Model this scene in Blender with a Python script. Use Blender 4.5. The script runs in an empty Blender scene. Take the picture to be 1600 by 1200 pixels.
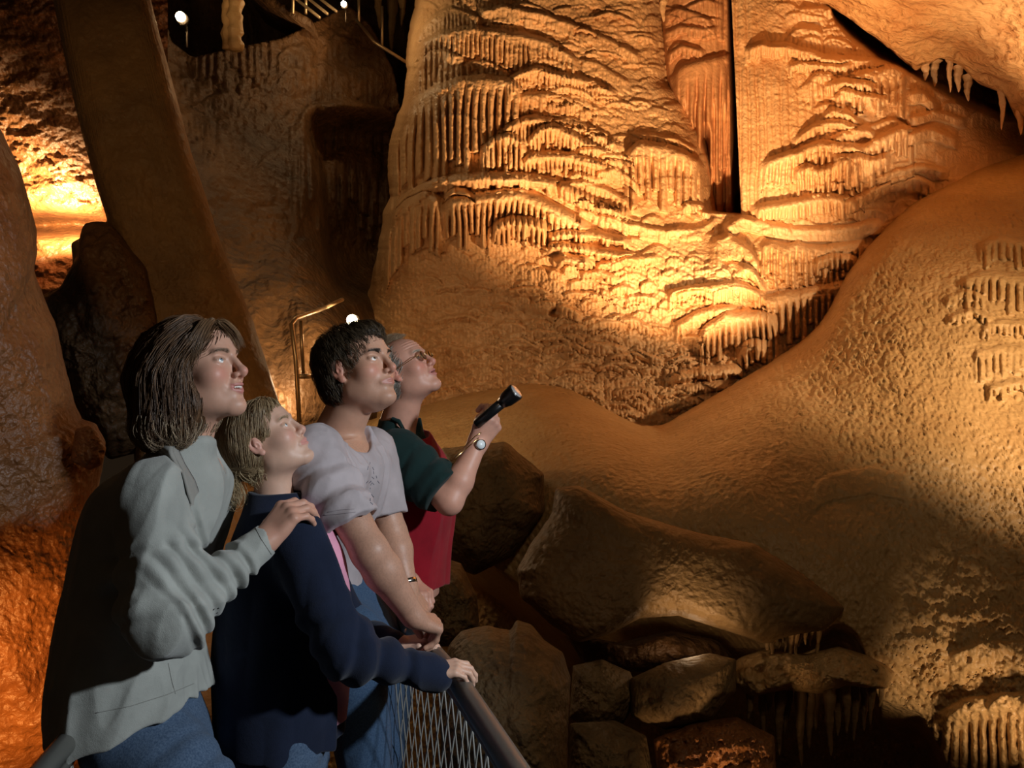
import bpy, math, random
import numpy as np
from mathutils import Vector, Matrix

# ------------------------------------------------------------------ camera, world, lights, exposure
SC = bpy.context.scene
COL = SC.collection
F = 1300.0            # focal length in pixels of a 1600 x 1200 frame
CZ = 1.6              # camera height
def P(px, py, d):
    return Vector(((px-800.0)/F*d, d, CZ-(py-600.0)/F*d))

cam_d = bpy.data.cameras.new('camera'); cam = bpy.data.objects.new('camera', cam_d); COL.objects.link(cam)
cam.location = (0, 0, CZ); cam.rotation_euler = (math.pi/2, 0, 0)
cam_d.sensor_width = 36.0; cam_d.lens = 36.0*F/1600.0; cam_d.clip_start = 0.02; cam_d.clip_end = 200
SC.camera = cam
SC.view_settings.view_transform = 'Standard'; SC.view_settings.look = 'None'
SC.view_settings.gamma = 1.0; SC.view_settings.use_curve_mapping = False
SC.view_settings.exposure = 0.0
SC.cycles.max_bounces = 5; SC.cycles.diffuse_bounces = 3; SC.cycles.glossy_bounces = 2
SC.cycles.transmission_bounces = 3; SC.cycles.sample_clamp_indirect = 4.0
SC.cycles.use_denoising = True
try: SC.cycles.denoiser = 'OPENIMAGEDENOISE'
except Exception: pass

wd = bpy.data.worlds.new('world'); SC.world = wd; wd.use_nodes = True
wd.node_tree.nodes['Background'].inputs[0].default_value = (1.0, 0.62, 0.34, 1)
wd.node_tree.nodes['Background'].inputs[1].default_value = 0.012

WARM = (1.0, 0.60, 0.29); WARM2 = (1.0, 0.69, 0.41); COOL = (0.86, 0.94, 1.0)
def light(name, kind, loc, power, color, size=0.1, target=None, angle=None, blend=0.5, shape=None):
    l = bpy.data.lights.new(name, kind); o = bpy.data.objects.new(name, l); COL.objects.link(o)
    o.location = loc; l.energy = power; l.color = color
    if kind in ('POINT', 'SPOT'): l.shadow_soft_size = size
    if kind == 'AREA':
        l.size = size
        if shape: l.shape = 'RECTANGLE'; l.size, l.size_y = shape
    if kind == 'SPOT': l.spot_size = math.radians(angle); l.spot_blend = blend
    if target is not None:
        o.rotation_euler = (Vector(target)-Vector(loc)).to_track_quat('-Z', 'Y').to_euler()
    return o
# the flash that lights the visitors from the right of the camera
light('flash_light', 'SPOT', (1.95, 0.75, 2.25), 220, COOL, 0.07, (-0.56, 2.02, 1.30), 46, 0.6)
# floodlights of the cave, behind the mound and off right, plus unseen added spots
light('flood_or_fill_light', 'SPOT', P(1150, 625, 6.75), 60, WARM2, 0.06, P(1100, 100, 8.2), 95, 0.6)
light('flood_or_fill_light', 'SPOT', P(1300, 520, 7.15), 100, WARM2, 0.06, P(1220, 60, 8.2), 100, 0.6)
light('flood_or_fill_light', 'SPOT', (1.56, 5.15, 1.50), 1300, WARM, 0.05, (1.28, 7.35, 4.35), 82, 0.7)  # unseen spot added before the mound, cone shaped to light the upper wall
light('flood_or_fill_light', 'SPOT', P(1010, 560, 3.4), 90, WARM, 0.05, P(1150, 180, 8.2), 40, 1.0)  # added front fill for the flowstone wall, no lamp stands here
light('flood_or_fill_light', 'SPOT', (4.3, 2.7, 2.5), 720, WARM2, 0.08, (3.25, 5.6, 1.35), 66, 0.9)
light('flood_or_fill_light', 'SPOT', P(1750, 520, 6.3), 700, WARM2, 0.10, P(1480, 0, 7.6), 100, 0.8)
# low light under the left hand rock, and the glow in the side chamber
light('flood_or_fill_light', 'SPOT', P(-120, 1300, 1.9), 75, (1.0, 0.40, 0.09), 0.05, P(20, 1090, 2.6), 70, 1.0)
light('flood_or_fill_light', 'SPOT', P(86, 360, 7.05), 260, (1.0, 0.66, 0.32), 0.05, P(86, 300, 7.5), 150, 0.8)
# unseen lights on the slab, back wall and lower rocks, mostly added fill
light('flood_or_fill_light', 'SPOT', (-1.2, 0.3, 3.4), 100, (1.0, 0.55, 0.22), 0.15, P(250, 420, 4.6), 60, 0.9)  # added warm fill from above the camera for leaning slab and woman's back
light('flood_or_fill_light', 'POINT', P(430, 100, 6.0), 5, (1.0, 0.52, 0.22), 0.2)
light('flood_or_fill_light', 'SPOT', P(1120, 1500, 2.6), 30, WARM, 0.06, P(1110, 1170, 3.5), 44, 0.9)
light('flood_or_fill_light', 'SPOT', P(1720, 1330, 3.0), 32, WARM2, 0.06, P(1560, 1130, 3.7), 50, 0.8)
light('flood_or_fill_light', 'SPOT', (0.9, 0.6, 3.4), 45, (1.0, 0.74, 0.46), 0.2, P(1100, 850, 4.0), 80, 0.9)  # added overhead fill to lift the rock slab and boulders
light('flood_or_fill_light', 'POINT', P(452, 596, 5.7), 22, WARM2, 0.06)  # unseen point added for the golden glow beside the leaning slab
light('flood_or_fill_light', 'SPOT', P(1440, 335, 6.6), 80, WARM2, 0.05, P(1410, 60, 8.3), 64, 0.8)  # unseen spot added in open air to graze the terrace ledges
light('flood_or_fill_light', 'POINT', P(1075, 1008, 3.80), 0.5, WARM2, 0.04)  # small added point that brightens the lower lip of the slab
light('flood_or_fill_light', 'SPOT', P(1085, 1018, 3.34), 6, WARM2, 0.04, P(1080, 940, 3.80), 84, 0.8)  # added upward spot, without a fixture, for the same slab lip

# ------------------------------------------------------------------ helpers: objects, tags, materials
def link(o, parent=None):
    COL.objects.link(o)
    if parent is not None: o.parent = parent
    return o
def tag(o, label=None, cat=None, group=None, kind=None):
    if label: o['label'] = label
    if cat: o['category'] = cat
    if group: o['group'] = group
    if kind: o['kind'] = kind
    return o
def empty(name, loc=(0, 0, 0)):
    o = bpy.data.objects.new(name, None); o.location = loc; o.empty_display_size = 0.05
    link(o); return o
def np_mesh(name, V, Fc, mat, parent=None, smooth=True, cols=None):
    """V (n,3) world coordinates; Fc (m,3) or (m,4) faces or list of such arrays"""
    me = bpy.data.meshes.new(name)
    V = np.ascontiguousarray(V, dtype=np.float32)
    fl = Fc if isinstance(Fc, (list, tuple)) else [Fc]
    fl = [np.asarray(f, dtype=np.int32) for f in fl if len(f)]
    loops = np.concatenate([f.ravel() for f in fl])
    tot = np.concatenate([np.full(len(f), f.shape[1], dtype=np.int32) for f in fl])
    start = np.concatenate([[0], np.cumsum(tot)[:-1]]).astype(np.int32)
    me.vertices.add(len(V)); me.vertices.foreach_set('co', V.ravel())
    me.loops.add(len(loops)); me.loops.foreach_set('vertex_index', loops)
    me.polygons.add(len(tot)); me.polygons.foreach_set('loop_start', start)
    if smooth: me.polygons.foreach_set('use_smooth', np.ones(len(tot), dtype=bool))
    if cols is not None:
        a = me.color_attributes.new('Col', 'FLOAT_COLOR', 'POINT')
        c = np.ones((len(V), 4), dtype=np.float32); c[:, :3] = cols
        a.data.foreach_set('color', c.ravel())
    me.update(calc_edges=True)
    me.materials.append(mat)
    o = bpy.data.objects.new(name, me)
    if parent is not None:
        # the mesh is given in world space: shift it to the parent's frame
        pl = parent.matrix_world.translation if False else world_loc(parent)
        V2 = V - np.array(pl, dtype=np.float32); me.vertices.foreach_set('co', V2.ravel())
    else:
        c = V.mean(axis=0); me.vertices.foreach_set('co', (V-c).ravel()); o.location = c.tolist()
    me.update()
    link(o, parent)
    return o
def world_loc(o):
    l = Vector(o.location)
    while o.parent is not None:
        o = o.parent; l += Vector(o.location)
    return l

def mat_new(name):
    m = bpy.data.materials.new(name); m.use_nodes = True
    nt = m.node_tree; b = nt.nodes['Principled BSDF']
    return m, nt, b
def simple(name, col, rough=0.6, metal=0.0, spec=0.5, emit=None, es=0.0):
    m, nt, b = mat_new(name)
    b.inputs['Base Color'].default_value = (*col, 1); b.inputs['Roughness'].default_value = rough
    b.inputs['Metallic'].default_value = metal; b.inputs['Specular IOR Level'].default_value = spec
    if emit: b.inputs['Emission Color'].default_value = (*emit, 1); b.inputs['Emission Strength'].default_value = es
    return m
def rock_mat(name, c1, c2, rough=0.45, scale=3.0, bump=0.35, bscale=60.0, c3=None, wet=0.5, coarse=0.0):
    m, nt, b = mat_new(name); N = nt.nodes; L = nt.links
    tc = N.new('ShaderNodeTexCoord')
    mp = N.new('ShaderNodeNewGeometry')
    n1 = N.new('ShaderNodeTexNoise'); n1.inputs['Scale'].default_value = scale; n1.inputs['Detail'].default_value = 7
    n1.inputs['Roughness'].default_value = 0.65
    L.new(mp.outputs['Position'], n1.inputs['Vector'])
    cr = N.new('ShaderNodeValToRGB'); cr.color_ramp.elements[0].position = 0.34; cr.color_ramp.elements[1].position = 0.68
    cr.color_ramp.elements[0].color = (*c1, 1); cr.color_ramp.elements[1].color = (*c2, 1)
    if c3:
        e = cr.color_ramp.elements.new(0.5); e.color = (*c3, 1)
    L.new(n1.outputs['Fac'], cr.inputs['Fac']); L.new(cr.outputs['Color'], b.inputs['Base Color'])
    n2 = N.new('ShaderNodeTexNoise'); n2.inputs['Scale'].default_value = bscale; n2.inputs['Detail'].default_value = 5
    L.new(mp.outputs['Position'], n2.inputs['Vector'])
    v = N.new('ShaderNodeTexVoronoi'); v.inputs['Scale'].default_value = bscale*0.9
    L.new(mp.outputs['Position'], v.inputs['Vector'])
    ad = N.new('ShaderNodeMath'); ad.operation = 'MULTIPLY_ADD'; ad.inputs[1].default_value = 0.6
    L.new(v.outputs['Distance'], ad.inputs[0]); L.new(n2.outputs['Fac'], ad.inputs[2])
    bp = N.new('ShaderNodeBump'); bp.inputs['Strength'].default_value = bump; bp.inputs['Distance'].default_value = 0.6/bscale
    L.new(ad.outputs[0], bp.inputs['Height'])
    last = bp
    if coarse > 0:
        n3 = N.new('ShaderNodeTexNoise'); n3.inputs['Scale'].default_value = bscale*0.22; n3.inputs['Detail'].default_value = 6
        L.new(mp.outputs['Position'], n3.inputs['Vector'])
        b2 = N.new('ShaderNodeBump'); b2.inputs['Strength'].default_value = coarse; b2.inputs['Distance'].default_value = 3.0/bscale
        L.new(n3.outputs['Fac'], b2.inputs['Height']); L.new(bp.outputs['Normal'], b2.inputs['Normal']); last = b2
    L.new(last.outputs['Normal'], b.inputs['Normal'])
    rr = N.new('ShaderNodeMapRange'); rr.inputs['To Min'].default_value = rough-0.15; rr.inputs['To Max'].default_value = rough+0.25
    L.new(n2.outputs['Fac'], rr.inputs['Value']); L.new(rr.outputs[0], b.inputs['Roughness'])
    b.inputs['Specular IOR Level'].default_value = wet
    return m
M_FLOW = rock_mat('flowstone', (0.56, 0.31, 0.14), (0.80, 0.53, 0.29), 0.42, 1.4, 0.5, 38.0, (0.70, 0.43, 0.21), 0.45)
M_MOUND = rock_mat('mound_stone', (0.42, 0.25, 0.10), (0.66, 0.44, 0.21), 0.42, 1.1, 0.55, 26.0, (0.52, 0.33, 0.14), 0.5)
M_CEIL = rock_mat('ceiling_rock', (0.52, 0.25, 0.09), (0.70, 0.42, 0.18), 0.6, 2.6, 0.7, 16.0, None, 0.3, 0.7)
M_COLUMN = rock_mat('column_stone', (0.50, 0.23, 0.10), (0.72, 0.38, 0.17), 0.42, 2.0, 0.35, 38.0, None, 0.4)
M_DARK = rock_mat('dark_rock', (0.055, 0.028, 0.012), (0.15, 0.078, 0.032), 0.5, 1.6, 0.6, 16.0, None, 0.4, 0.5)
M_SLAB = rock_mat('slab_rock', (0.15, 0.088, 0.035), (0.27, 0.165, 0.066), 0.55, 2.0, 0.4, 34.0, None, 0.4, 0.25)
M_WETROCK = rock_mat('wet_rock', (0.15, 0.056, 0.018), (0.27, 0.115, 0.038), 0.42, 4.0, 0.6, 42.0, None, 0.6, 0.5)
M_BOULDER = rock_mat('boulder_rock', (0.12, 0.080, 0.042), (0.27, 0.185, 0.09), 0.6, 3.5, 0.6, 40.0, None, 0.35, 0.45)

# ------------------------------------------------------------------ noise and interpolation
_rng = np.random.RandomState(7)
_LAT = _rng.rand(256, 256).astype(np.float32)
def vnoise(x, y):
    xi = np.floor(x).astype(np.int64); yi = np.floor(y).astype(np.int64)
    fx = (x-xi).astype(np.float32); fy = (y-yi).astype(np.float32)
    fx = fx*fx*(3-2*fx); fy = fy*fy*(3-2*fy)
    a = _LAT[xi & 255, yi & 255]; b = _LAT[(xi+1) & 255, yi & 255]
    c = _LAT[xi & 255, (yi+1) & 255]; d = _LAT[(xi+1) & 255, (yi+1) & 255]
    return (a*(1-fx)+b*fx)*(1-fy)+(c*(1-fx)+d*fx)*fy*1.0 - 0.5
def fbm(x, y, o=4, g=0.5):
    s = 0; a = 1.0; f = 1.0
    for i in range(o):
        s = s + a*vnoise(x*f+17.3*i, y*f+5.1*i); a *= g; f *= 2.03
    return s
def rnd(i, j=0):
    i = np.asarray(i).astype(np.int64); j = np.asarray(j).astype(np.int64)
    return _LAT[(i*73+j*31+11) & 255, (i*19+j*57+3) & 255]
def sstep(a, b, x):
    t = np.clip((x-a)/(b-a), 0, 1); return t*t*(3-2*t)
def poly(pts):
    xs = np.array([p[0] for p in pts], float); ys = np.array([p[1] for p in pts], float)
    return lambda x: np.interp(x, xs, ys)
def smoothpoly(pts, r=6):
    """piecewise linear through the points, rounded a little"""
    xs = np.array([p[0] for p in pts], float); ys = np.array([p[1] for p in pts], float)
    def f(x):
        return sum(np.interp(x+k*r, xs, ys) for k in (-1.5, -0.75, 0, 0.75, 1.5))/5
    return f
def tps(ctrl):
    """thin plate interpolation of (px, py, depth) control points"""
    c = np.array(ctrl, float); X = c[:, :2]/300.0; n = len(c)
    d = np.linalg.norm(X[:, None]-X[None], axis=2); K = np.where(d > 0, d*d*np.log(d+1e-12), 0)+np.eye(n)*0.002
    Pm = np.hstack([np.ones((n, 1)), X]); A = np.zeros((n+3, n+3)); A[:n, :n] = K; A[:n, n:] = Pm; A[n:, :n] = Pm.T
    w = np.linalg.solve(A, np.concatenate([c[:, 2], [0, 0, 0]]))
    def f(x, y):
        x = x/300.0; y = y/300.0; s = w[n]+w[n+1]*x+w[n+2]*y
        for i in range(n):
            r2 = (x-X[i, 0])**2+(y-X[i, 1])**2
            s = s+w[i]*0.5*r2*np.log(r2+1e-12)
        return s
    return f
def ray_pts(x, y, D):
    return np.stack([(x-800.0)/F*D, D, CZ-(y-600.0)/F*D], axis=-1)
def grid_faces(ny, nx, keep=None, flip=False):
    i = np.arange(ny-1)[:, None]*nx+np.arange(nx-1)[None]
    q = np.stack([i, i+nx, i+nx+1, i+1], axis=-1)
    if keep is not None:
        k = keep[:-1, :-1] & keep[1:, :-1] & keep[:-1, 1:] & keep[1:, 1:]
        q = q[k]
    q = q.reshape(-1, 4)
    return q[:, ::-1] if flip else q
def sheet(name, x, y, D, mat, keep=None, cols=None):
    V = ray_pts(x, y, D).reshape(-1, 3); q = grid_faces(x.shape[0], x.shape[1], keep)
    used = np.zeros(len(V), bool); used[q.ravel()] = True
    idx = np.cumsum(used)-1
    return np_mesh(name, V[used], idx[q], mat, cols=None if cols is None else cols.reshape(-1, 3)[used])

# ------------------------------------------------------------------ flowstone relief
def tier_profile(t, L, amp, s, under=0.7):
    up = np.sqrt(np.clip(1-(1-np.clip(t/s, 0, 1))**2, 0, 1))
    dn = 1-under*np.clip((t-s)/np.maximum(L-s, 1), 0, 1)
    return amp*up*dn*sstep(0, -3.5, t-L)
def flutes(x, y, fs, seed, wob=1.0):
    u = (x+wob*5*vnoise(x/38.0+seed, y/60.0+seed)+wob*1.2*vnoise(x/9.0, y/15.0+seed))/fs
    k = np.floor(u); fr = u-k
    c = np.abs(2*fr-1)
    gap = 0.35+0.65*rnd(k+(fr > 0.5), seed*7+3)          # how deep each gap cuts
    return k, (c**2.6)*gap
def add_tier(d, x, y, pts, L, amp, fs, fd, seed, s=None, under=0.55, deep=2.0):
    xs = [p[0] for p in pts]; x0, x1 = min(xs), max(xs)
    m = (x >= x0-1) & (x <= x1+1)
    lip = smoothpoly(pts, 3)(x)+2.5*vnoise(x/14.0+seed, y*0+seed)
    t = y-lip
    m &= (t > -1) & (t < L+6)
    if not m.any(): return d
    xm, ym, tm = x[m], y[m], t[m]
    s = s or max(4.0, amp*0.75)
    k, gp = flutes(xm, ym, fs, seed)
    end = np.minimum(xm-x0, x1-xm); ta = sstep(0, 1, end/max(8.0, amp*0.8))
    Lk = L*(1-0.35*rnd(k, seed)*(fd > 0.2))
    h = tier_profile(tm, Lk, amp*(0.35+0.65*ta), s, under)
    fade = sstep(s*0.8, s+0.28*L, tm)
    h = h*(1-fd*fade*gp)-fade*fd*gp*amp*0.25*(tm < Lk)
    h = h + 0.35*fade*fd*2.2*vnoise(xm/2.5, ym/7.0)
    dm = d[m]; base = dm*0.45
    d[m] = np.where((tm > 0) & (tm < Lk), np.maximum(base+h, np.where(fade*fd*gp > 0.45, base*0.6+h, 0)), dm)
    return d
def rows(x, y, H, W, amp, seed, arc=0.35, fs=6.0, fd=0.4, Lf=1.5, under=0.75):
    """overlapping scale like ledges: height field in pixels"""
    xw = x+22*vnoise(x/90.0+seed, y/70.0)+7*vnoise(x/25.0, y/25.0+seed)
    yw = y+H*0.9*vnoise(x/80.0+seed*3, y/60.0+seed)+H*0.35*vnoise(x/24.0, y/22.0+seed*5)
    out = np.zeros_like(x); r0 = np.floor(yw/H)
    k, gp = flutes(x, y, fs, seed)
    for j in (-2, -1, 0, 1):
        r = r0+j
        Wr = W*(0.7+0.6*rnd(r, seed)); uu = (xw+W*3*rnd(r, seed+1))/Wr
        c = np.floor(uu); fr = uu-c
        lip = r*H+H*0.7*(rnd(r, c+seed)-0.5)+arc*H*(2*fr-1)**2*1.2
        a = amp*(0.45+0.8*rnd(c, r+seed*3)); L = H*Lf*(0.6+0.6*rnd(c+5, r+seed))
        t = yw-lip
        h = tier_profile(t, L, a, np.maximum(a*0.7, 2.2), under)
        h = h*(1-fd*sstep(H*0.12, H*0.5, t)*gp)*(0.55+0.45*sstep(0, 0.12, fr)*sstep(1, 0.88, fr))
        out = np.where(t > 0, np.maximum(out, h), out)
    return out
# ------------------------------------------------------------------ the flowstone dome and the cascade below it
def mgrid(x0, x1, y0, y1, st):
    y, x = np.mgrid[y0:y1+st:st, x0:x1+st:st]
    return x.astype(np.float64), y.astype(np.float64)
def build_dome():
    x, y = mgrid(520, 1440, -60, 790, 1.45)
    ctrl = [(640, -50, 9.2), (760, -50, 8.9), (900, -50, 9.0), (1030, -50, 9.3), (640, 100, 8.8), (760, 100, 8.35), (900, 100, 8.5), (1040, 130, 8.9),
            (620, 230, 8.5), (720, 230, 7.95), (860, 220, 8.05), (980, 230, 8.15), (1080, 240, 8.3), (600, 330, 8.4), (700, 330, 7.75), (820, 330, 7.7),
            (950, 330, 7.85), (1080, 330, 8.0), (590, 400, 8.4), (700, 400, 7.9), (800, 420, 7.8), (880, 420, 7.55), (1000, 400, 7.6), (1130, 370, 7.75),
            (580, 500, 8.5), (700, 500, 8.05), (800, 500, 7.8), (880, 520, 7.45), (1000, 500, 7.3), (1130, 430, 7.3), (1200, 380, 7.65), (1300, 370, 7.75), (1430, 330, 8.1),
            (1130, 520, 7.15), (1240, 500, 7.3), (1340, 440, 7.6), (700, 640, 7.9), (850, 640, 7.2), (1000, 640, 6.95), (1150, 600, 7.0), (1250, 560, 7.2),
            (600, 760, 8.0), (800, 760, 7.2), (1000, 760, 6.8), (1300, 700, 7.2), (1440, 700, 7.6)]
    D = tps(ctrl)(x, y)
    xl = smoothpoly([(-60, 655), (0, 650), (30, 643), (75, 635), (125, 635), (165, 627), (200, 614), (240, 605), (310, 609), (330, 598), (370, 594), (440, 580), (490, 566), (560, 560), (790, 550)], 4)(y)
    xl = xl+2.5*fbm(y/14.0, y*0, 3)
    u = np.clip((x-xl)/75.0, 0, 1); D = D+0.95*(1-np.sqrt(1-(1-u)**2))
    # behind the right hand edge of the dome the surface falls back to the recess of the column
    xr = smoothpoly([(-60, 1022), (0, 1028), (60, 1040), (130, 1042), (142, 1062), (165, 1072), (200, 1085), (250, 1100), (300, 1106), (334, 1112), (345, 1500)], 3)(y)
    over = np.clip((x-xr)/26.0, 0, 1)
    rim = np.clip((x-(xr-45))/45.0, 0, 1); D = D+np.where(y < 336, 0.30*rim**2.5, 0)
    D = D+np.where(y < 338, 1.9*sstep(0, 1, over), 0)
    # saddle shelves
    d = np.zeros_like(x)
    dome = sstep(400, 340, y)*(x < 1115)
    scaly = 1.0
    d += rows(x, y, 24, 60, 5.5, 2, fs=6.5, fd=0.55)*(0.75)
    small = rows(x, y, 10, 26, 2.6, 5, fs=4.5, fd=0.4)
    zs = np.clip(sstep(880, 990, x)*sstep(330, 60, y)+sstep(420, 520, y)*0.6, 0, 1)
    d = d*(1-0.35*zs)+small*(0.35+0.65*zs)
    darkz = sstep(860, 760, x)*sstep(385, 430, y)
    low = sstep(370, 430, y)
    d += low*rows(x, y, 15, 34, 5.0, 57, arc=.5, fs=5.5, fd=.6)*(1-.25*darkz)+low*.8*rows(x, y, 7, 15, 2.2, 59, arc=.6, fs=5, fd=.4)
    d = d*(1-0.2*darkz)
    # the lower left bulge under the skirt
    T = []
    def t(*a, **k): T.append((a, k))
    t([(640, 62), (680, 20), (705, 8), (735, 18), (752, 28)], 60, 7, 6.5, .35)
    t([(748, 14), (790, 6), (850, 18), (900, 36), (960, 62), (1000, 84)], 34, 8, 7, .3)
    t([(655, 66), (690, 45), (735, 38), (790, 46), (850, 58), (880, 72), (905, 92)], 74, 12, 7.5, .75)
    t([(905, 88), (930, 95), (958, 110), (985, 128)], 34, 6, 6, .4)
    t([(618, 170), (655, 100), (670, 78), (690, 74), (710, 82), (728, 90)], 78, 9, 9, .7)
    t([(723, 100), (745, 92), (765, 94), (785, 108), (800, 115)], 26, 7, 7, .4)
    t([(820, 100), (845, 88), (870, 92), (890, 106)], 24, 5, 6, .3)
    t([(790, 120), (815, 108), (840, 100), (870, 112), (905, 116), (935, 128), (965, 140)], 44, 12, 5.5, .85)
    t([(602, 250), (618, 190), (640, 160), (680, 132), (720, 118), (760, 115), (800, 120), (818, 140), (820, 150)], 175, 16, 12.5, 1.0, under=0.25)
    t([(812, 146), (850, 142), (890, 150), (925, 160), (938, 170)], 40, 9, 7, .6)
    t([(855, 140), (890, 132), (915, 140), (930, 155)], 22, 6, 6, .4)
    t([(775, 205), (800, 188), (825, 178), (860, 182), (905, 190), (945, 206), (970, 222)], 62, 13, 7, .8)
    t([(822, 215), (845, 192), (865, 190), (900, 205), (940, 228), (965, 250)], 50, 15, 6.5, .85)
    t([(752, 228), (770, 210), (795, 204), (815, 214), (826, 235)], 72, 15, 8, .9)
    t([(900, 230), (940, 226), (965, 240), (985, 262)], 30, 9, 7, .5)
    t([(815, 246), (835, 235), (880, 235), (915, 242), (950, 252)], 46, 15, 7, .75)
    t([(975, 240), (1000, 216), (1040, 222), (1070, 232), (1095, 248), (1100, 262)], 112, 16, 12, 1.0, under=0.3)
    t([(985, 205), (1020, 208), (1060, 214), (1090, 232)], 20, 7, 6, .4)
    t([(930, 268), (960, 258), (985, 272), (1000, 290)], 30, 9, 8, .4)
    t([(885, 272), (905, 266), (940, 278)], 22, 9, 9, .3)
    t([(870, 285), (910, 280), (950, 292), (985, 310)], 40, 10, 8, .7)
    t([(605, 340), (625, 305), (660, 285), (700, 272), (760, 268), (820, 268), (860, 276), (905, 296), (940, 312), (985, 325)], 36, 19, 9, .25)
    t([(596, 375), (612, 330), (640, 306), (665, 296), (682, 302), (695, 312)], 105, 20, 10, .75, under=0.3)
    t([(690, 314), (712, 300), (740, 300), (775, 296), (810, 292), (845, 304), (875, 320), (905, 334), (925, 350)], 92, 22, 9.5, 1.0, under=0.3)
    t([(690, 306), (705, 292), (730, 292), (742, 304)], 14, 20, 9, .2)
    t([(762, 356), (775, 342), (800, 335), (830, 336), (855, 344), (860, 352)], 50, 24, 8, 1.0)
    t([(855, 362), (880, 356), (920, 358), (970, 366), (985, 374)], 26, 16, 7, .7)
    t([(850, 384), (865, 374), (900, 378), (950, 386), (1000, 396)], 26, 17, 8, .5)
    t([(866, 398), (885, 394), (930, 398)], 28, 20, 9, .9)
    t([(900, 322), (940, 332), (985, 346), (1040, 356), (1095, 352), (1120, 336)], 26, 9, 9, .3)
    t([(1060, 322), (1075, 312), (1095, 314), (1108, 326)], 26, 14, 8, .4)
    # lower cascade
    t([(1130, 350), (1160, 332), (1200, 342), (1260, 352), (1330, 348), (1380, 336)], 30, 14, 10, .1)
    t([(1185, 380), (1205, 372), (1230, 382), (1245, 374), (1275, 382), (1310, 378), (1350, 372)], 78, 14, 9.5, 1.0, under=0.3)
    t([(1268, 404), (1300, 392), (1340, 398)], 34, 15, 8, .9)
    t([(1110, 372), (1140, 362), (1170, 382), (1190, 410), (1197, 440)], 60, 15, 10, .3)
    t([(1150, 408), (1175, 412), (1196, 440)], 36, 16, 10, .3)
    t([(1040, 455), (1070, 445), (1110, 440), (1160, 438), (1195, 455)], 40, 15, 7, .75)
    t([(1175, 472), (1190, 460), (1240, 452), (1290, 442), (1330, 432)], 92, 19, 10.5, 1.0, under=0.3)
    t([(1050, 505), (1080, 488), (1110, 478), (1150, 474)], 40, 15, 9, .4)
    t([(1085, 530), (1102, 504), (1135, 485), (1180, 482), (1215, 490)], 86, 22, 9.5, .95, under=0.3)
    t([(1150, 545), (1165, 530), (1185, 526), (1205, 532)], 58, 26, 9, 1.0)
    t([(1040, 560), (1065, 552), (1090, 560)], 26, 14, 8, .5)
    t([(1045, 580), (1090, 572), (1150, 566), (1165, 580)], 30, 22, 8, .6)
    t([(1060, 604), (1100, 595), (1150, 590)], 24, 20, 9, .5)
    t([(1040, 632), (1080, 620), (1130, 610)], 24, 16, 9, .5)
    t([(930, 408), (980, 400), (1030, 396)], 24, 10, 7, .3)
    t([(905, 424), (935, 418), (965, 430)], 22, 11, 7, .5)
    t([(860, 488), (880, 472), (910, 486)], 26, 10, 7, .5)
    t([(930, 500), (990, 492), (1020, 508)], 26, 10, 6, .6)
    t([(960, 560), (1000, 545), (1040, 560)], 26, 10, 7, .4)
    t([(880, 540), (930, 530), (980, 540)], 28, 9, 7, .4)
    t([(790, 520), (840, 512), (880, 520)], 24, 7, 6, .4)
    t([(660, 545), (700, 535), (760, 548)], 24, 6, 6, .4)
    t([(640, 470), (700, 455), (770, 462)], 26, 5, 7, .3)
    rs = np.random.RandomState(3)
    for i in range(90):   # small uncharted ledges in the scaly zones
        cx = rs.uniform(690, 1090); cy = rs.uniform(430, 680); w = rs.uniform(14, 40)
        T.append((([(cx-w, cy+w*.22), (cx-w*.4, cy), (cx+w*.4, cy-1), (cx+w, cy+w*.25)], rs.uniform(12, 22), rs.uniform(4, 8), rs.uniform(5, 7.5), .5), {}))
    for i in range(26):
        cx = rs.uniform(870, 1050); cy = rs.uniform(-20, 240); w = rs.uniform(12, 32)
        T.append((([(cx-w, cy+w*.2), (cx-w*.4, cy), (cx+w*.4, cy+2), (cx+w, cy+w*.4)], rs.uniform(10, 22), rs.uniform(3, 6), rs.uniform(5, 7.5), .4), {}))
    T.sort(key=lambda a: min(p[1] for p in a[0][0]) if True else 0)
    for i, (a, k) in enumerate(T):
        d = add_tier(d, x, y, a[0], a[1], a[2], a[3], a[4], i+3, **k)
    d += 1.0*fbm(x/5.0, y/5.0, 3)+5*fbm(x/70.0, y/70.0, 2)
    # dark hollow in the cascade
    d -= 16*np.exp(-(((x-868)/9)**2+((y-488)/7)**2)**2)
    atten = sstep(0, 20, x-xl)*0.85+0.15
    D = D-d*atten*(D/F)*2.1
    D = np.where(x < xl, D+(xl-x)*0.035, D)
    xx = np.maximum(x, xl)
    o = sheet('flowstone_dome', xx, y, D, M_FLOW)
    tag(o, 'huge tiered flowstone dome with draped curtains rising behind the visitors', 'flowstone')
build_dome()

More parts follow.
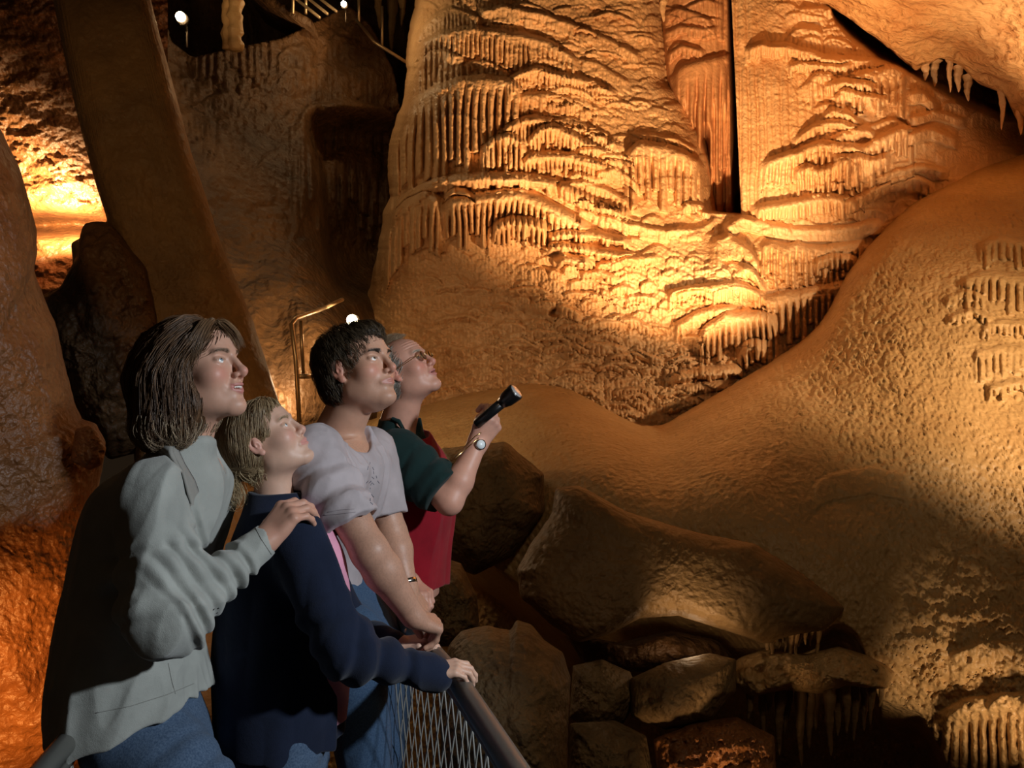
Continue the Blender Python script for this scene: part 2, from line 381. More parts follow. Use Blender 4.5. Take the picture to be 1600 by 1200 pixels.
def build_column():
    # vertical drapery column standing in the recess between dome and terrace
    x, y = mgrid(985, 1175, -60, 345, 1.3)
    D = 8.75+((x-1095)/75.0)**2*0.45+(200-y)*0.0008
    d = rows(x, y, 22, 50, 6, 11, fs=7, fd=.5)*sstep(120, 60, y)*sstep(1150, 1120, x)
    T = [([(1035, 20), (1060, 8), (1090, 20), (1115, 32)], 26, 8, 8, .3),
         ([(1032, 52), (1060, 38), (1100, 42), (1125, 40)], 24, 9, 8, .4),
         ([(1040, 82), (1065, 68), (1090, 72), (1102, 78)], 26, 9, 7, .6),
         ([(1118, -60), (1130, -60), (1148, -60)], 170, 9, 11, .9),
         ([(1048, 120), (1065, 98), (1095, 90), (1125, 84), (1148, 80)], 262, 16, 12.5, 1.0)]
    for i, a in enumerate(T):
        d = add_tier(d, x, y, a[0], a[1], a[2], a[3], a[4], i+61, under=0.2)
    # lower part: separate rods with dark gaps
    rods = sstep(150, 190, y)
    k, gp = flutes(x, y, 15.0, 77, 0.3)
    d -= rods*(np.abs(2*((x-1040)/15.2-np.floor((x-1040)/15.2))-1)**4)*26
    d += fbm(x/6.0, y/8.0, 3)
    D = D-d*8.8/F*1.3
    lx = smoothpoly([(-60, 1020), (130, 1036), (200, 1075), (345, 1098)], 4)(y)
    D = D+1.2*sstep(lx+12, lx-10, x)+1.3*sstep(1140, 1152, x+(200-np.clip(y, 0, 340))*0.02)+0.8*sstep(1112, 1104, x)*sstep(190, 230, y)*sstep(1094, 1100, x)
    o = sheet('flowstone_column', x, y, D, M_COLUMN)
    tag(o, 'tall narrow reddish drapery column in the dark cleft right of the dome', 'flowstone')
build_column()

def build_terrace():
    x, y = mgrid(1128, 1660, -60, 400, 1.4)
    ctrl = [(1150, -40, 8.3), (1150, 150, 8.1), (1150, 320, 7.95), (1250, -40, 8.5), (1250, 80, 8.15), (1250, 200, 7.9), (1250, 320, 7.75),
            (1350, 60, 8.5), (1350, 130, 8.2), (1350, 250, 7.9), (1350, 330, 7.85), (1440, 130, 8.5), (1440, 220, 8.15), (1440, 300, 8.1),
            (1540, 160, 9.0), (1540, 240, 8.6), (1640, 200, 9.3), (1640, 330, 8.8)]
    D = tps(ctrl)(x, y)
    d = rows(x, y, 22, 55, 5, 21, fs=7, fd=.5)*sstep(1190, 1260, x)
    d += rows(x, y, 10, 24, 2.5, 23)*sstep(1230, 1290, x)*sstep(130, 60, y)
    k, gp = flutes(x, y, 13, 31, .8)
    sm = sstep(1290, 1220, x)*sstep(75, 140, y)
    d = d*(1-0.8*sm)+6*sm*(1-gp*1.0)
    k, gp = flutes(x, y, 16, 33, .6)
    sm2 = sstep(1200, 1170, x)*sstep(90, 60, y); d += 4*sm2*(1-gp)
    T = []
    def t(*a, **k): T.append((a, k))
    t([(1165, 72), (1190, 64), (1230, 66), (1290, 84), (1350, 88), (1380, 92), (1405, 96)], 34, 12, 7, .5)
    t([(1230, 98), (1260, 94), (1310, 100), (1330, 94)], 26, 10, 7, .6)
    t([(1330, 112), (1370, 104), (1400, 98), (1412, 102), (1420, 112)], 95, 16, 13, .95, under=.2)
    t([(1258, 128), (1275, 112), (1300, 112), (1306, 120)], 56, 12, 8, .8)
    t([(1290, 128), (1320, 120), (1350, 122), (1370, 128)], 34, 14, 8, .8)
    t([(1300, 150), (1320, 134), (1350, 142), (1385, 148)], 40, 13, 9, .9)
    t([(1285, 176), (1300, 166), (1325, 170), (1345, 186)], 30, 13, 8, .6)
    t([(1240, 214), (1270, 192), (1300, 182), (1330, 190), (1350, 200)], 26, 14, 7, .5)
    t([(1298, 212), (1320, 202), (1350, 196), (1372, 206)], 28, 15, 8, .6)
    t([(1190, 250), (1240, 232), (1280, 218), (1320, 220), (1350, 224), (1380, 206), (1410, 192), (1430, 200)], 60, 16, 10, .85, under=.3)
    t([(1240, 262), (1260, 252), (1280, 260), (1320, 246), (1340, 256), (1350, 268)], 66, 17, 8.5, .95, under=.3)
    t([(1300, 240), (1340, 236), (1365, 244), (1395, 232)], 60, 17, 12, .8)
    t([(1175, 318), (1220, 312), (1270, 302), (1300, 300), (1330, 306), (1345, 320)], 42, 18, 10, .8)
    t([(1320, 312), (1350, 300), (1390, 278), (1430, 272), (1460, 284)], 34, 12, 12, .3)
    t([(1370, 276), (1400, 262), (1440, 254), (1480, 262)], 24, 11, 12, .3)
    t([(1418, 140), (1440, 138), (1465, 158)], 26, 12, 16, .2)
    t([(1420, 205), (1450, 196), (1480, 205), (1500, 214)], 24, 11, 14, .2)
    t([(1420, 180), (1460, 170), (1510, 184)], 20, 9, 12, .2)
    for i, (a, k) in enumerate(T):
        d = add_tier(d, x, y, a[0], a[1], a[2], a[3], a[4], i+91, **k)
    d += fbm(x/5.0, y/5.0, 3)+8*fbm(x/60.0, y/50.0, 3)*sstep(1380, 1450, x)
    # top edge: where the roof slants down to it
    top = smoothpoly([(1128, -200), (1285, -70), (1300, 20), (1330, 50), (1375, 85), (1410, 98), (1440, 118), (1500, 150), (1560, 175), (1660, 190)], 4)(x)
    D = D+1.0*sstep(top+14, top-10, y)
    D = D-d*D/F*2.0
    xl = 1143+np.clip(y, 0, 400)*0.045
    D = np.where(x < xl, D+(xl-x)*0.1, D); xx = np.maximum(x, xl)
    o = sheet('flowstone_terrace', xx, y, D, M_FLOW)
    tag(o, 'bright pale flowstone wall of fluted ledges right of the narrow column', 'flowstone')
build_terrace()

def build_ceiling():
    x, y = mgrid(1240, 1700, -260, 260, 2.6)
    edge = smoothpoly([(1240, -20), (1285, 4), (1320, 22), (1350, 45), (1390, 75), (1430, 110), (1470, 88), (1500, 100), (1530, 130), (1570, 145), (1590, 190), (1700, 210)], 3)(x)
    ctrl = [(1290, 0, 8.2), (1400, 80, 8.3), (1500, 100, 8.2), (1600, 160, 8.0), (1700, 200, 7.6), (1300, -200, 5.6), (1450, -100, 6.0), (1600, -100, 5.8), (1600, 0, 6.7), (1450, 0, 7.2), (1690, -200, 4.8)]
    D = tps(ctrl)(x, y)
    d = 22*fbm(x/70.0, y/34.0, 5, .6)+3.5*fbm(x/8.0, y/8.0, 3)
    ed = y-edge+6*fbm(x/9.0, x*0+3, 2)
    D = D-d*D/F+0.02*np.clip(ed, 0, 100)
    keep = ed < 8
    yy = np.where(ed > 0, edge, y); D = np.where(ed > 0, D+0.08*ed, D)
    o = sheet('ceiling', x, np.minimum(y, edge+2), D, M_CEIL); tag(o, kind='structure')
build_ceiling()

RIDGE = smoothpoly([(480, 700), (560, 660), (640, 640), (740, 612), (830, 599), (890, 606), (940, 635), (990, 662), (1030, 668), (1060, 650), (1120, 615), (1180, 580), (1240, 542), (1268, 522), (1298, 482), (1318, 432), (1350, 390), (1390, 348), (1430, 312), (1470, 292), (1530, 262), (1600, 240), (1720, 220)], 9)
def build_mound():
    x, y = mgrid(470, 1690, 190, 1260, 2.1)
    ctrl = [(480, 700, 7.6), (480, 900, 6.0), (480, 1250, 5.6), (620, 640, 7.2), (740, 620, 6.9), (830, 604, 6.6), (940, 640, 6.2), (1040, 668, 5.9), (1120, 615, 6.1), (1240, 542, 6.5), (1318, 432, 7.0), (1430, 312, 7.7), (1600, 240, 8.2), (1690, 240, 8.0),
            (640, 760, 6.0), (800, 720, 5.5), (950, 720, 5.1), (1100, 720, 4.95), (1250, 650, 5.2), (1400, 480, 6.2), (1400, 650, 5.0), (1500, 400, 6.6), (1600, 380, 6.6), (1600, 550, 5.6),
            (700, 900, 5.2), (850, 850, 4.9), (1000, 830, 4.5), (1150, 800, 4.35), (1300, 780, 4.4), (1450, 760, 4.4), (1600, 750, 4.5), (1250, 900, 4.1), (1400, 900, 4.1), (1550, 900, 4.1),
            (1300, 1000, 4.05), (1450, 1000, 3.95), (1600, 1000, 3.8), (1250, 1050, 4.2), (1400, 1100, 4.2), (1600, 1120, 3.8), (1300, 1250, 5.0), (1500, 1250, 4.4), (700, 1200, 5.4), (1000, 1200, 5.4), (900, 1020, 5.2), (1100, 1020, 4.9)]
    D = tps(ctrl)(x, y)
    ridge = RIDGE(x)+2.0*fbm(x/20.0, x*0, 3)
    u = np.clip((y-ridge)/60.0, 0, 1); D = D+0.55*(1-np.sqrt(1-(1-u)**2))
    d = 9*fbm(x/110.0, y/90.0, 3)
    peb = rows(x, y, 9, 11, 3.0, 41, arc=.7, fs=9, fd=.2)          # crystalline pebbling
    peb2 = rows(x, y, 15, 20, 4.2, 43, arc=.6, fs=9, fd=.2)
    rough = np.clip(sstep(1020, 1100, x), 0, 1)*(1-0.55*sstep(1380, 1470, x)*sstep(850, 700, y))
    smooth = sstep(300, 60, np.hypot((x-1180)*0.8, (y-860)))
    d += peb*(0.8+0.6*rough)*(1-0.6*smooth)+peb2*0.65*rough*(1-0.75*smooth)
    T = []
    def t(*a, **k): T.append((a, k))
    t([(1270, 755), (1300, 738), (1360, 728), (1420, 740)], 46, 8, 12, .1)
    t([(1530, 378), (1560, 366), (1600, 372), (1680, 380)], 56, 13, 12, 1.0)
    t([(1500, 432), (1540, 420), (1600, 428), (1680, 440)], 70, 15, 13, 1.0)
    t([(1475, 462), (1510, 448), (1540, 460)], 24, 9, 9, .6)
    t([(1480, 492), (1520, 478), (1555, 492)], 24, 12, 9, .8)
    t([(1530, 510), (1565, 496), (1620, 500), (1690, 500)], 34, 13, 9, .9)
    t([(1520, 548), (1570, 536), (1620, 540), (1690, 540)], 60, 11, 11, .9)
    t([(1540, 600), (1590, 588), (1640, 596), (1690, 600)], 34, 14, 11, .8)
    t([(1460, 1115), (1500, 1092), (1560, 1082), (1600, 1080), (1680, 1080)], 170, 30, 15, 1.0, under=.2)
    t([(1480, 1020), (1540, 1000), (1600, 1000), (1680, 990)], 60, 8, 14, .3)
    for i, (a, k) in enumerate(T):
        d = add_tier(d, x, y, a[0], a[1], a[2], a[3], a[4], i+131, **k)
    rr = sstep(1330, 1480, x)*sstep(760, 860, y)
    d += rr*(10*fbm(x/24.0, y/20.0, 4)+3*fbm(x/7.0, y/7.0, 2))+1.2*fbm(x/6.0, y/6.0, 3)*(1-0.6*smooth)
    # under the slab's edge and right of it the mound undercuts into the dark hollow
    und = smoothpoly([(600, 760), (800, 900), (900, 1010), (1000, 1010), (1190, 1010), (1250, 1000), (1310, 965), (1345, 990), (1370, 1090), (1440, 1110), (1480, 1190), (1560, 1300), (1700, 1400)], 6)(x)
    D = D+1.3*sstep(0, 60, y-und)*(x < 1560)
    D = D-d*D/F*1.5
    D = np.where(y < ridge, D+(ridge-y)*0.03, D)
    keep = y > ridge-40
    yy = np.maximum(y, ridge)
    o = sheet('flowstone_mound', x, yy, D, M_MOUND, keep)
    tag(o, 'broad pebbly golden flowstone slope filling the right side below the terraces', 'flowstone')
build_mound()

# ------------------------------------------------------------------ boulders and slabs: closed solids
def rock(name, outline, c, d0, slope, thick, mat, label, cat='rock', back=None, amp=10, sc=40.0, n=2.2, seed=0, nr=90, nt=300, group=None, gouge=0.0, fine=2.0, rot=None):
    """outline: polygon in picture pixels round the centre c, all at distance d0; slope (per px, per py); closed front and back"""
    pts = np.array(outline, float); c = np.array(c, float)
    a = np.arctan2(pts[:, 1]-c[1], pts[:, 0]-c[0]); r = np.hypot(pts[:, 0]-c[0], pts[:, 1]-c[1])
    # dense sampling of the outline to get a radius for every angle
    Pd = []
    for i in range(len(pts)):
        p, q = pts[i], pts[(i+1) % len(pts)]
        for k in range(40): Pd.append(p+(q-p)*k/40.0)
    Pd = np.array(Pd); a = np.arctan2(Pd[:, 1]-c[1], Pd[:, 0]-c[0]); r = np.hypot(Pd[:, 0]-c[0], Pd[:, 1]-c[1])
    o_ = np.argsort(a); a = a[o_]; r = r[o_]
    th = np.linspace(-math.pi, math.pi, nt, endpoint=False)
    rho = np.interp(th, a, r, period=2*math.pi)
    k = np.array([1, 2, 3, 2, 1.]); k /= k.sum()
    rho = np.convolve(np.concatenate([rho[-2:], rho, rho[:2]]), k, 'valid')
    rho = rho*(1+0.012*fbm(np.cos(th)*9+seed, np.sin(th)*9, 3))
    s = np.sin(np.linspace(0, 1, nr)*math.pi/2)[1:]
    V = []; 
    for side, T in ((-1, thick), (1, back or thick)):
        R = s[:, None]; X = c[0]+R*rho[None]*np.cos(th)[None]; Y = c[1]+R*rho[None]*np.sin(th)[None]
        h = (1-R**n)**(1/n)
        nz = amp*fbm(X/sc+seed+side*7, Y/sc+seed, 5, .55)+gouge*np.abs(fbm(X/sc*1.7+seed, Y/sc*.6, 3))+fine*fbm(X/6.0, Y/6.0+seed, 3)
        D = d0+slope[0]*(X-c[0])+slope[1]*(Y-c[1])+side*T*h-(nz*d0/F)*np.clip(h*2.5, 0.15, 1)*(1 if side < 0 else -1)
        nz0 = 0
        Dc = d0+side*T-(amp*fbm(c[0]/sc+seed+side*7, c[1]/sc+seed, 5, .55)*d0/F)*(1 if side < 0 else -1)
        V.append(np.concatenate([ray_pts(c[0], c[1], Dc).reshape(1, 3), ray_pts(X, Y, D).reshape(-1, 3)]))
    n1 = len(V[0]); V = np.concatenate(V); m = nr-1
    j = np.arange(nt); j2 = (j+1) % nt
    q = []; tri = []
    for b, fl in ((0, False), (n1, True)):
        t3 = np.stack([np.full(nt, b), b+1+j, b+1+j2], 1); tri.append(t3[:, ::-1] if not fl else t3)
        for i in range(m-1):
            qq = np.stack([b+1+i*nt+j, b+1+(i+1)*nt+j, b+1+(i+1)*nt+j2, b+1+i*nt+j2], 1)
            q.append(qq[:, ::-1] if not fl else qq)
    e = 1+(m-1)*nt
    q.append(np.stack([e+j, n1+e+j, n1+e+j2, e+j2], 1)[:, ::-1])
    ob = np_mesh(name, V, [np.concatenate(q), np.concatenate(tri)], mat)
    tag(ob, label, cat, group)
    return ob
rock('rock_slab', [(868, 762), (905, 758), (980, 800), (1080, 830), (1180, 850), (1260, 900), (1322, 950), (1290, 985), (1240, 992), (1195, 1006), (1130, 984), (1060, 962), (1000, 966), (950, 992), (905, 1004), (860, 975), (815, 935), (806, 890), (830, 850), (862, 800)],
     (1040, 900), 4.0, (0.0002, -0.0016), 0.30, M_SLAB, 'huge flat brown rock slab tilting over the dark hollow', amp=9, sc=70, n=3.2, seed=4, nr=150, nt=620, fine=2.6)
rock('boulder', [(700, 1010), (720, 985), (760, 977), (800, 985), (805, 968), (830, 975), (850, 1000), (880, 1020), (892, 1060), (888, 1130), (885, 1260), (740, 1290), (690, 1200), (685, 1080)],
     (795, 1120), 3.1, (0, -0.0012), 0.35, M_BOULDER, 'large rounded grey-brown boulder just beyond the handrail', amp=14, sc=60, seed=9, nr=130, nt=420, fine=2.4)
rock('boulder', [(895, 1040), (940, 1030), (985, 1050), (1000, 1085), (975, 1130), (930, 1150), (890, 1120)], (940, 1085), 3.8, (0, -0.001), 0.25, M_BOULDER, 'small dark boulder wedged right of the large rounded boulder', amp=16, sc=34, seed=19)
rock('boulder', [(985, 1060), (1040, 1035), (1110, 1020), (1150, 1030), (1150, 1080), (1110, 1130), (1040, 1140), (985, 1120)], (1065, 1080), 3.7, (0, -0.001), 0.28, M_BOULDER, 'angular dark boulder under the lit edge of the rock slab', amp=16, sc=50, seed=23)
rock('boulder', [(890, 1130), (960, 1125), (1010, 1150), (1020, 1210), (980, 1280), (890, 1270)], (950, 1195), 3.5, (0, -0.001), 0.25, M_BOULDER, 'low dark boulder at the bottom edge beside the large rounded boulder', amp=16, sc=40, seed=29)
rock('boulder', [(1020, 1155), (1080, 1130), (1150, 1120), (1210, 1150), (1215, 1230), (1150, 1300), (1040, 1290)], (1120, 1205), 3.5, (0, -0.001), 0.28, M_WETROCK, 'rough orange-lit boulder at the bottom edge under the hollow', amp=30, sc=26, seed=31, gouge=12)
rock('boulder', [(690, 870), (720, 880), (745, 930), (750, 985), (720, 1010), (670, 1010), (650, 950), (660, 890)], (700, 945), 3.9, (0, -0.001), 0.25, M_BOULDER, 'dark boulder directly below the red vest', amp=16, sc=34, seed=37)
rock('boulder', [(690, 700), (790, 690), (850, 740), (850, 800), (800, 870), (740, 900), (690, 870), (650, 800)], (750, 790), 4.9, (0, -0.001), 0.4, M_BOULDER, 'big shadowed boulder below the raised torch', amp=20, sc=60, seed=41)
rock('boulder', [(880, 985), (960, 1005), (1050, 985), (1120, 1000), (1150, 1030), (1020, 1050), (920, 1050)], (1010, 1018), 4.3, (0, 0), 0.3, M_DARK, 'brown ledge in the hollow behind the angular boulder', amp=14, sc=30, seed=43)

# ------------------------------------------------------------------ left hand side
def build_left():
    # the leaning slab
    rock('leaning_slab', [(60, -120), (205, -120), (250, 60), (300, 240), (345, 380), (395, 500), (440, 640), (500, 860), (520, 1100), (230, 1150), (215, 800), (205, 640), (190, 560), (120, 480), (110, 380), (168, 345), (150, 290), (120, 180), (95, 60)],
         (250, 460), 4.9, (0.0008, -0.0006), 0.35, M_SLAB, 'long brown rock slab leaning diagonally behind the woman in fleece', amp=10, sc=80, n=4, seed=51, nr=170, nt=640, fine=1.6)
    rock('rock_wall', [(-400, 120), (-60, 120), (-5, 190), (30, 260), (58, 365), (62, 390), (45, 400), (60, 440), (90, 520), (112, 610), (128, 655), (150, 662), (166, 690), (160, 720), (152, 770), (146, 850), (150, 1000), (150, 1300), (-400, 1400)],
         (-120, 750), 2.95, (0.0008, 0), 0.42, M_WETROCK, 'wet brown rock bulging in at the left edge of the picture', amp=10, sc=60, n=2.6, seed=57, nr=220, nt=900, fine=2.2)
    rock('boulder', [(118, 670), (140, 664), (158, 682), (166, 700), (160, 726), (140, 735), (110, 720)], (138, 700), 2.8, (0, 0), 0.06, M_WETROCK, 'small wet knob on the rock at the left edge', amp=6, sc=14, seed=59, nr=50, nt=120)
    rock('boulder', [(120, 400), (128, 348), (172, 346), (230, 420), (260, 560), (240, 700), (170, 720), (110, 640), (60, 560), (42, 474), (96, 446)], (150, 560), 4.6, (0, 0), 0.35, M_DARK, 'dark rock in the cleft between wet rock and leaning slab', amp=26, sc=50, seed=61, nr=100, nt=300)
    # side chamber, lit from a hidden lamp
    x, y = mgrid(-60, 262, -120, 560, 2.0)
    D = 7.4-0.0035*(345-y)*(y < 345)+0.9*sstep(330, 346, y)*sstep(372, 352, y)*0-0.004*np.clip(y-380, 0, 200)
    D = D-(16*fbm(x/40.0, y/18.0, 5)+3*fbm(x/6.0, y/4.0, 3))*D/F
    D = D+0.55*np.exp(-((y-352)/16.0)**2)
    o = sheet('wall_left', x, y, D, M_WETROCK); tag(o, kind='structure')
    # back wall of the big cavern
    x, y = mgrid(214, 640, -260, 1000, 2.4)
    ctrl = [(130, -200, 7.2), (300, -200, 9.0), (500, -200, 11), (700, -200, 11.5), (180, 50, 7.6), (260, 60, 8.2), (300, 150, 8.4), (400, 120, 9.0), (400, 250, 8.2), (480, 300, 8.4), (500, 200, 9.4), (520, 60, 9.9), (620, 60, 10.4), (600, 200, 10.2),
            (330, 300, 7.6), (400, 400, 7.4), (300, 450, 6.6), (480, 420, 7.6), (560, 400, 9.6), (640, 400, 9.8), (440, 520, 6.6), (520, 520, 6.6), (580, 480, 8.8), (600, 600, 9.0), (640, 560, 9.2), (640, 740, 9.2), (400, 700, 6.0), (520, 660, 6.6), (560, 800, 8.0), (300, 900, 5.8), (600, 1000, 8.0)]
    D = tps(ctrl)(x, y)
    d = 26*fbm(x/90.0, y/110.0, 5, .55)+rows(x, y, 60, 70, 9, 71, fs=9, fd=.8)+2.5*fbm(x/7.0, y/7.0, 3)
    T = [([(455, 200), (480, 165), (540, 150), (600, 165), (640, 200)], 220, 24, 13, .9), ([(270, 180), (300, 165), (340, 190)], 60, 12, 8, .8),
         ([(500, 250), (540, 225), (600, 240)], 130, 30, 16, 1.0), ([(300, 40), (350, 20), (420, 40)], 110, 14, 12, .7)]
    for i, a in enumerate(T):
        d = add_tier(d, x, y, a[0], a[1], a[2], a[3], a[4], i+161, under=.3)
    # cleft right of the pillar rock
    cl = smoothpoly([(-260, 500), (180, 470), (300, 490), (400, 500), (480, 520), (760, 560)], 6)(y)
    D = D-d*D/F+0.9*sstep(0, 26, x-cl)*sstep(160, 220, y)*sstep(480, 430, y)
    hole = sstep(60, 20, np.hypot((x-600)/1.6, (y-20)/1.0))
    ridge = smoothpoly([(120, -300), (240, -300), (262, 60), (300, 90), (380, 72), (440, 60), (480, 40), (545, 8), (580, 40), (620, 120), (640, 300), (720, 330)], 4)(x)
    keep = y > ridge-6
    D = np.where(y < ridge, D+(ridge-y)*0.25, D)
    yy = np.maximum(y, ridge)
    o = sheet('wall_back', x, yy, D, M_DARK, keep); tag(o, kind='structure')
    # far upper gallery
    x, y = mgrid(180, 760, -200, 360, 4)
    D = 12.5+0.0*x-(40*fbm(x/90.0, y/120.0, 5)+rows(x, y, 70, 60, 22, 77, fs=12, fd=.9))*12/F
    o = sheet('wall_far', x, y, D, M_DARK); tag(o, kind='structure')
    # a floor far below so that nothing is open to the void
    x = np.array([[-9, 9.], [-9, 9.]]); 
    V = np.array([(-9, -3, -1.6), (9, -3, -1.6), (9, 14, -1.6), (-9, 14, -1.6)], float)
    n = 120; gy, gx = np.mgrid[-3:14:n*1j, -9:9:n*1j]; gz = -1.6+0.5*fbm(gx, gy, 4)
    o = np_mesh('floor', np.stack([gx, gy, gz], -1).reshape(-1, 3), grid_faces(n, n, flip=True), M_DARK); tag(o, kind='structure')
build_left()
# ------------------------------------------------------------------ tubes, rails, lamps
def tube_geo(pts, r, n=10, caps=True):
    """tube through the points; r a radius or a list"""
    pts = [Vector(p) for p in pts]; m = len(pts); rr = r if isinstance(r, (list, tuple)) else [r]*m
    V = []; up = None
    for i in range(m):
        a = pts[max(i-1, 0)]; b = pts[min(i+1, m-1)]; t = (b-a).normalized()
        if up is None:
            up = Vector((0, 0, 1)) if abs(t.z) < .9 else Vector((1, 0, 0))
        x = (up-t*up.dot(t)).normalized(); up = x; y = t.cross(x)
        for k in range(n):
            an = 2*math.pi*k/n; V.append(pts[i]+(x*math.cos(an)+y*math.sin(an))*rr[i])
    q = []
    for i in range(m-1):
        for k in range(n):
            q.append((i*n+k, i*n+(k+1) % n, (i+1)*n+(k+1) % n, (i+1)*n+k))
    tri = []
    if caps:
        V.append(pts[0]); V.append(pts[-1]); c0, c1 = len(V)-2, len(V)-1
        for k in range(n):
            tri.append((c0, (k+1) % n, k)); tri.append((c1, (m-1)*n+k, (m-1)*n+(k+1) % n))
    return np.array([v[:] for v in V]), np.array(q, int).reshape(-1, 4), np.array(tri, int).reshape(-1, 3)
class Geo:
    def __init__(s): s.V = []; s.Q = []; s.T = []; s.n = 0
    def add(s, V, q=None, t=None):
        s.V.append(np.asarray(V, float).reshape(-1, 3))
        if q is not None and len(q): s.Q.append(np.asarray(q)+s.n)
        if t is not None and len(t): s.T.append(np.asarray(t)+s.n)
        s.n += len(s.V[-1]); return s
    def tube(s, pts, r, n=10, caps=True): return s.add(*tube_geo(pts, r, n, caps))
    def box(s, c, h, R=None):
        c = np.array(c, float); h = np.array(h, float)
        v = np.array([[i, j, k] for i in (-1, 1) for j in (-1, 1) for k in (-1, 1)])*h
        if R is not None: v = v@np.array(R).T
        q = [(0, 1, 3, 2), (4, 6, 7, 5), (0, 4, 5, 1), (2, 3, 7, 6), (0, 2, 6, 4), (1, 5, 7, 3)]
        return s.add(v+c, q)
    def ball(s, c, r, n=16, m=10, sc=(1, 1, 1)):
        V = []; c = np.array(c, float)
        for i in range(m+1):
            a = math.pi*i/m
            for k in range(n):
                b = 2*math.pi*k/n
                V.append(c+r*np.array([math.sin(a)*math.cos(b)*sc[0], math.sin(a)*math.sin(b)*sc[1], math.cos(a)*sc[2]]))
        q = [(i*n+k, (i+1)*n+k, (i+1)*n+(k+1) % n, i*n+(k+1) % n) for i in range(m) for k in range(n)]
        return s.add(V, q)
    def build(s, name, mat, parent=None, smooth=True):
        f = []
        if s.Q: f.append(np.concatenate(s.Q))
        if s.T: f.append(np.concatenate(s.T))
        return np_mesh(name, np.concatenate(s.V), f, mat, parent, smooth)
M_STEEL = simple('painted_steel', (0.17, 0.17, 0.155), 0.42, 0.5)
M_WIRE = simple('galvanised_wire', (0.5, 0.5, 0.46), 0.45, 0.5)
M_RAILFAR = simple('far_rail_steel', (0.55, 0.42, 0.26), 0.35, 0.8)
M_CONC = rock_mat('concrete', (0.16, 0.14, 0.12), (0.27, 0.24, 0.2), 0.7, 5, 0.4, 50)
M_BULB = simple('lamp_bulb', (1, 0.9, 0.7), 0.4, emit=(1.0, 0.74, 0.42), es=60)
M_HOUS = simple('lamp_housing', (0.12, 0.10, 0.08), 0.5, 0.5)

def railing(name, pts, label, post_at, mesh_span, r=0.029, h0=0.1, cat='railing'):
    root = empty(name, (pts[0][0], pts[0][1], 0)); tag(root, label, cat)
    Geo().tube(pts, r, 20).build('handrail', M_STEEL, root)
    pv = [Vector(p) for p in pts]; L = [0]
    for a, b in zip(pv[:-1], pv[1:]): L.append(L[-1]+(b-a).length)
    def at(s):
        for i in range(len(L)-1):
            if s <= L[i+1] or i == len(L)-2:
                return pv[i].lerp(pv[i+1], (s-L[i])/(L[i+1]-L[i]))
    for s in post_at:
        p = at(s); Geo().tube([(p.x, p.y, 0.0), (p.x, p.y, p.z-r*0.5)], 0.02, 14).build('post', M_STEEL, root)
    s0, s1 = mesh_span
    top = [at(s0+(s1-s0)*k/12)-Vector((0, 0, 0.042)) for k in range(13)]
    Geo().tube(top, 0.009, 8).build('top_bar', M_STEEL, root)
    Geo().tube([Vector((p.x, p.y, h0)) for p in top], 0.012, 8).build('bottom_bar', M_STEEL, root)
    g = Geo(); step = 0.032; n = int((s1-s0)/step); hh = 0.075
    for i in range(n+1):     # woven zigzag wires, each one touching its neighbour at every second bend
        w = []; z = h0; k = 0; ztop = at(s0+i*step).z-0.03
        while z < ztop:
            s = s0+i*step+(step*0.5 if (k+i) % 2 else -step*0.5)
            p = at(min(max(s, s0), s1)); w.append((p.x, p.y, z)); z += hh; k += 1
        if len(w) > 2: g.tube(w, 0.0021, 4, False)
    g.build('wire_mesh', M_WIRE, root)
    return root
railing('railing', [(0.23, 0.75, 0.90), (0.0035, 1.517, 0.90), (-0.1226, 1.944, 0.90), (-0.2093, 2.177, 0.90), (-0.40, 2.65, 0.90), (-0.62, 3.2, 0.90)],
        'grey tube handrail over wire mesh that the four visitors lean on', [0.02, 2.05, 2.6], (0.05, 2.55), .0245)
railing('railing', [(-0.66, 0.55, 0.90), (-0.852, 1.517, 0.90), (-0.885, 1.717, 0.90), (-0.93, 2.05, 0.90)],
        'grey tube handrail over wire mesh behind the woman, at bottom left', [0.02, 1.5], (0.05, 1.45), .021)
def walkway():
    g = Geo(); ys = np.linspace(-1.0, 3.4, 23)
    V = []
    for y in ys:
        xl = np.interp(y, [-1, 0.55, 1.5, 2.2, 3.4], [-0.75, -0.72, -0.90, -1.0, -1.05]); xr = np.interp(y, [-1, 0.75, 1.473, 2.65, 3.4], [0.45, 0.29, 0.06, -0.34, -0.58])
        for z in (0.0, -0.12):
            V += [(xl, y, z), (xr, y, z)]
    q = []
    for i in range(len(ys)-1):
        a = i*4; b = a+4
        q += [(a, a+1, b+1, b), (a+2, b+2, b+3, a+3), (a, b, b+2, a+2), (a+1, a+3, b+3, b+1)]
    q += [(0, 2, 3, 1), (b, b+1, b+3, b+2)]
    g.add(V, q); o = g.build('walkway', M_CONC, None, False)
    tag(o, 'concrete path between the two wire mesh railings', 'walkway')
walkway()

def lamp(name, c, r, label, power, color=(1.0, 0.66, 0.32), aim=None):
    root = empty(name, c); tag(root, label, 'lamp')
    c = Vector(c)
    Geo().ball(c, r, 18, 12).build('bulb', M_BULB, root)
    g = Geo(); g.tube([c+Vector((0, 0.01+r*.7, 0)), c+Vector((0, r*1.6, 0)), c+Vector((0, r*1.7, 0)), c+Vector((0, r*2.8, 0))], [r*1.25, r*1.2, r*.7, r*.6], 16)
    g.tube([c+Vector((0, r*2.6, 0)), c+Vector((0, r*3.4, -r*1.5)), c+Vector((0, r*3.6, -r*5))], r*.22, 8)
    g.build('housing', M_HOUS, root)
    l = light('lamp_glow', 'SPOT' if aim else 'POINT', (0, 0, 0), power, color, r, aim, 118 if aim else None, .6)
    off = Vector(aim).normalized() if aim else Vector((0, -1, 0))
    l.parent = root; l.location = off*(r*1.05+0.02)
    return root
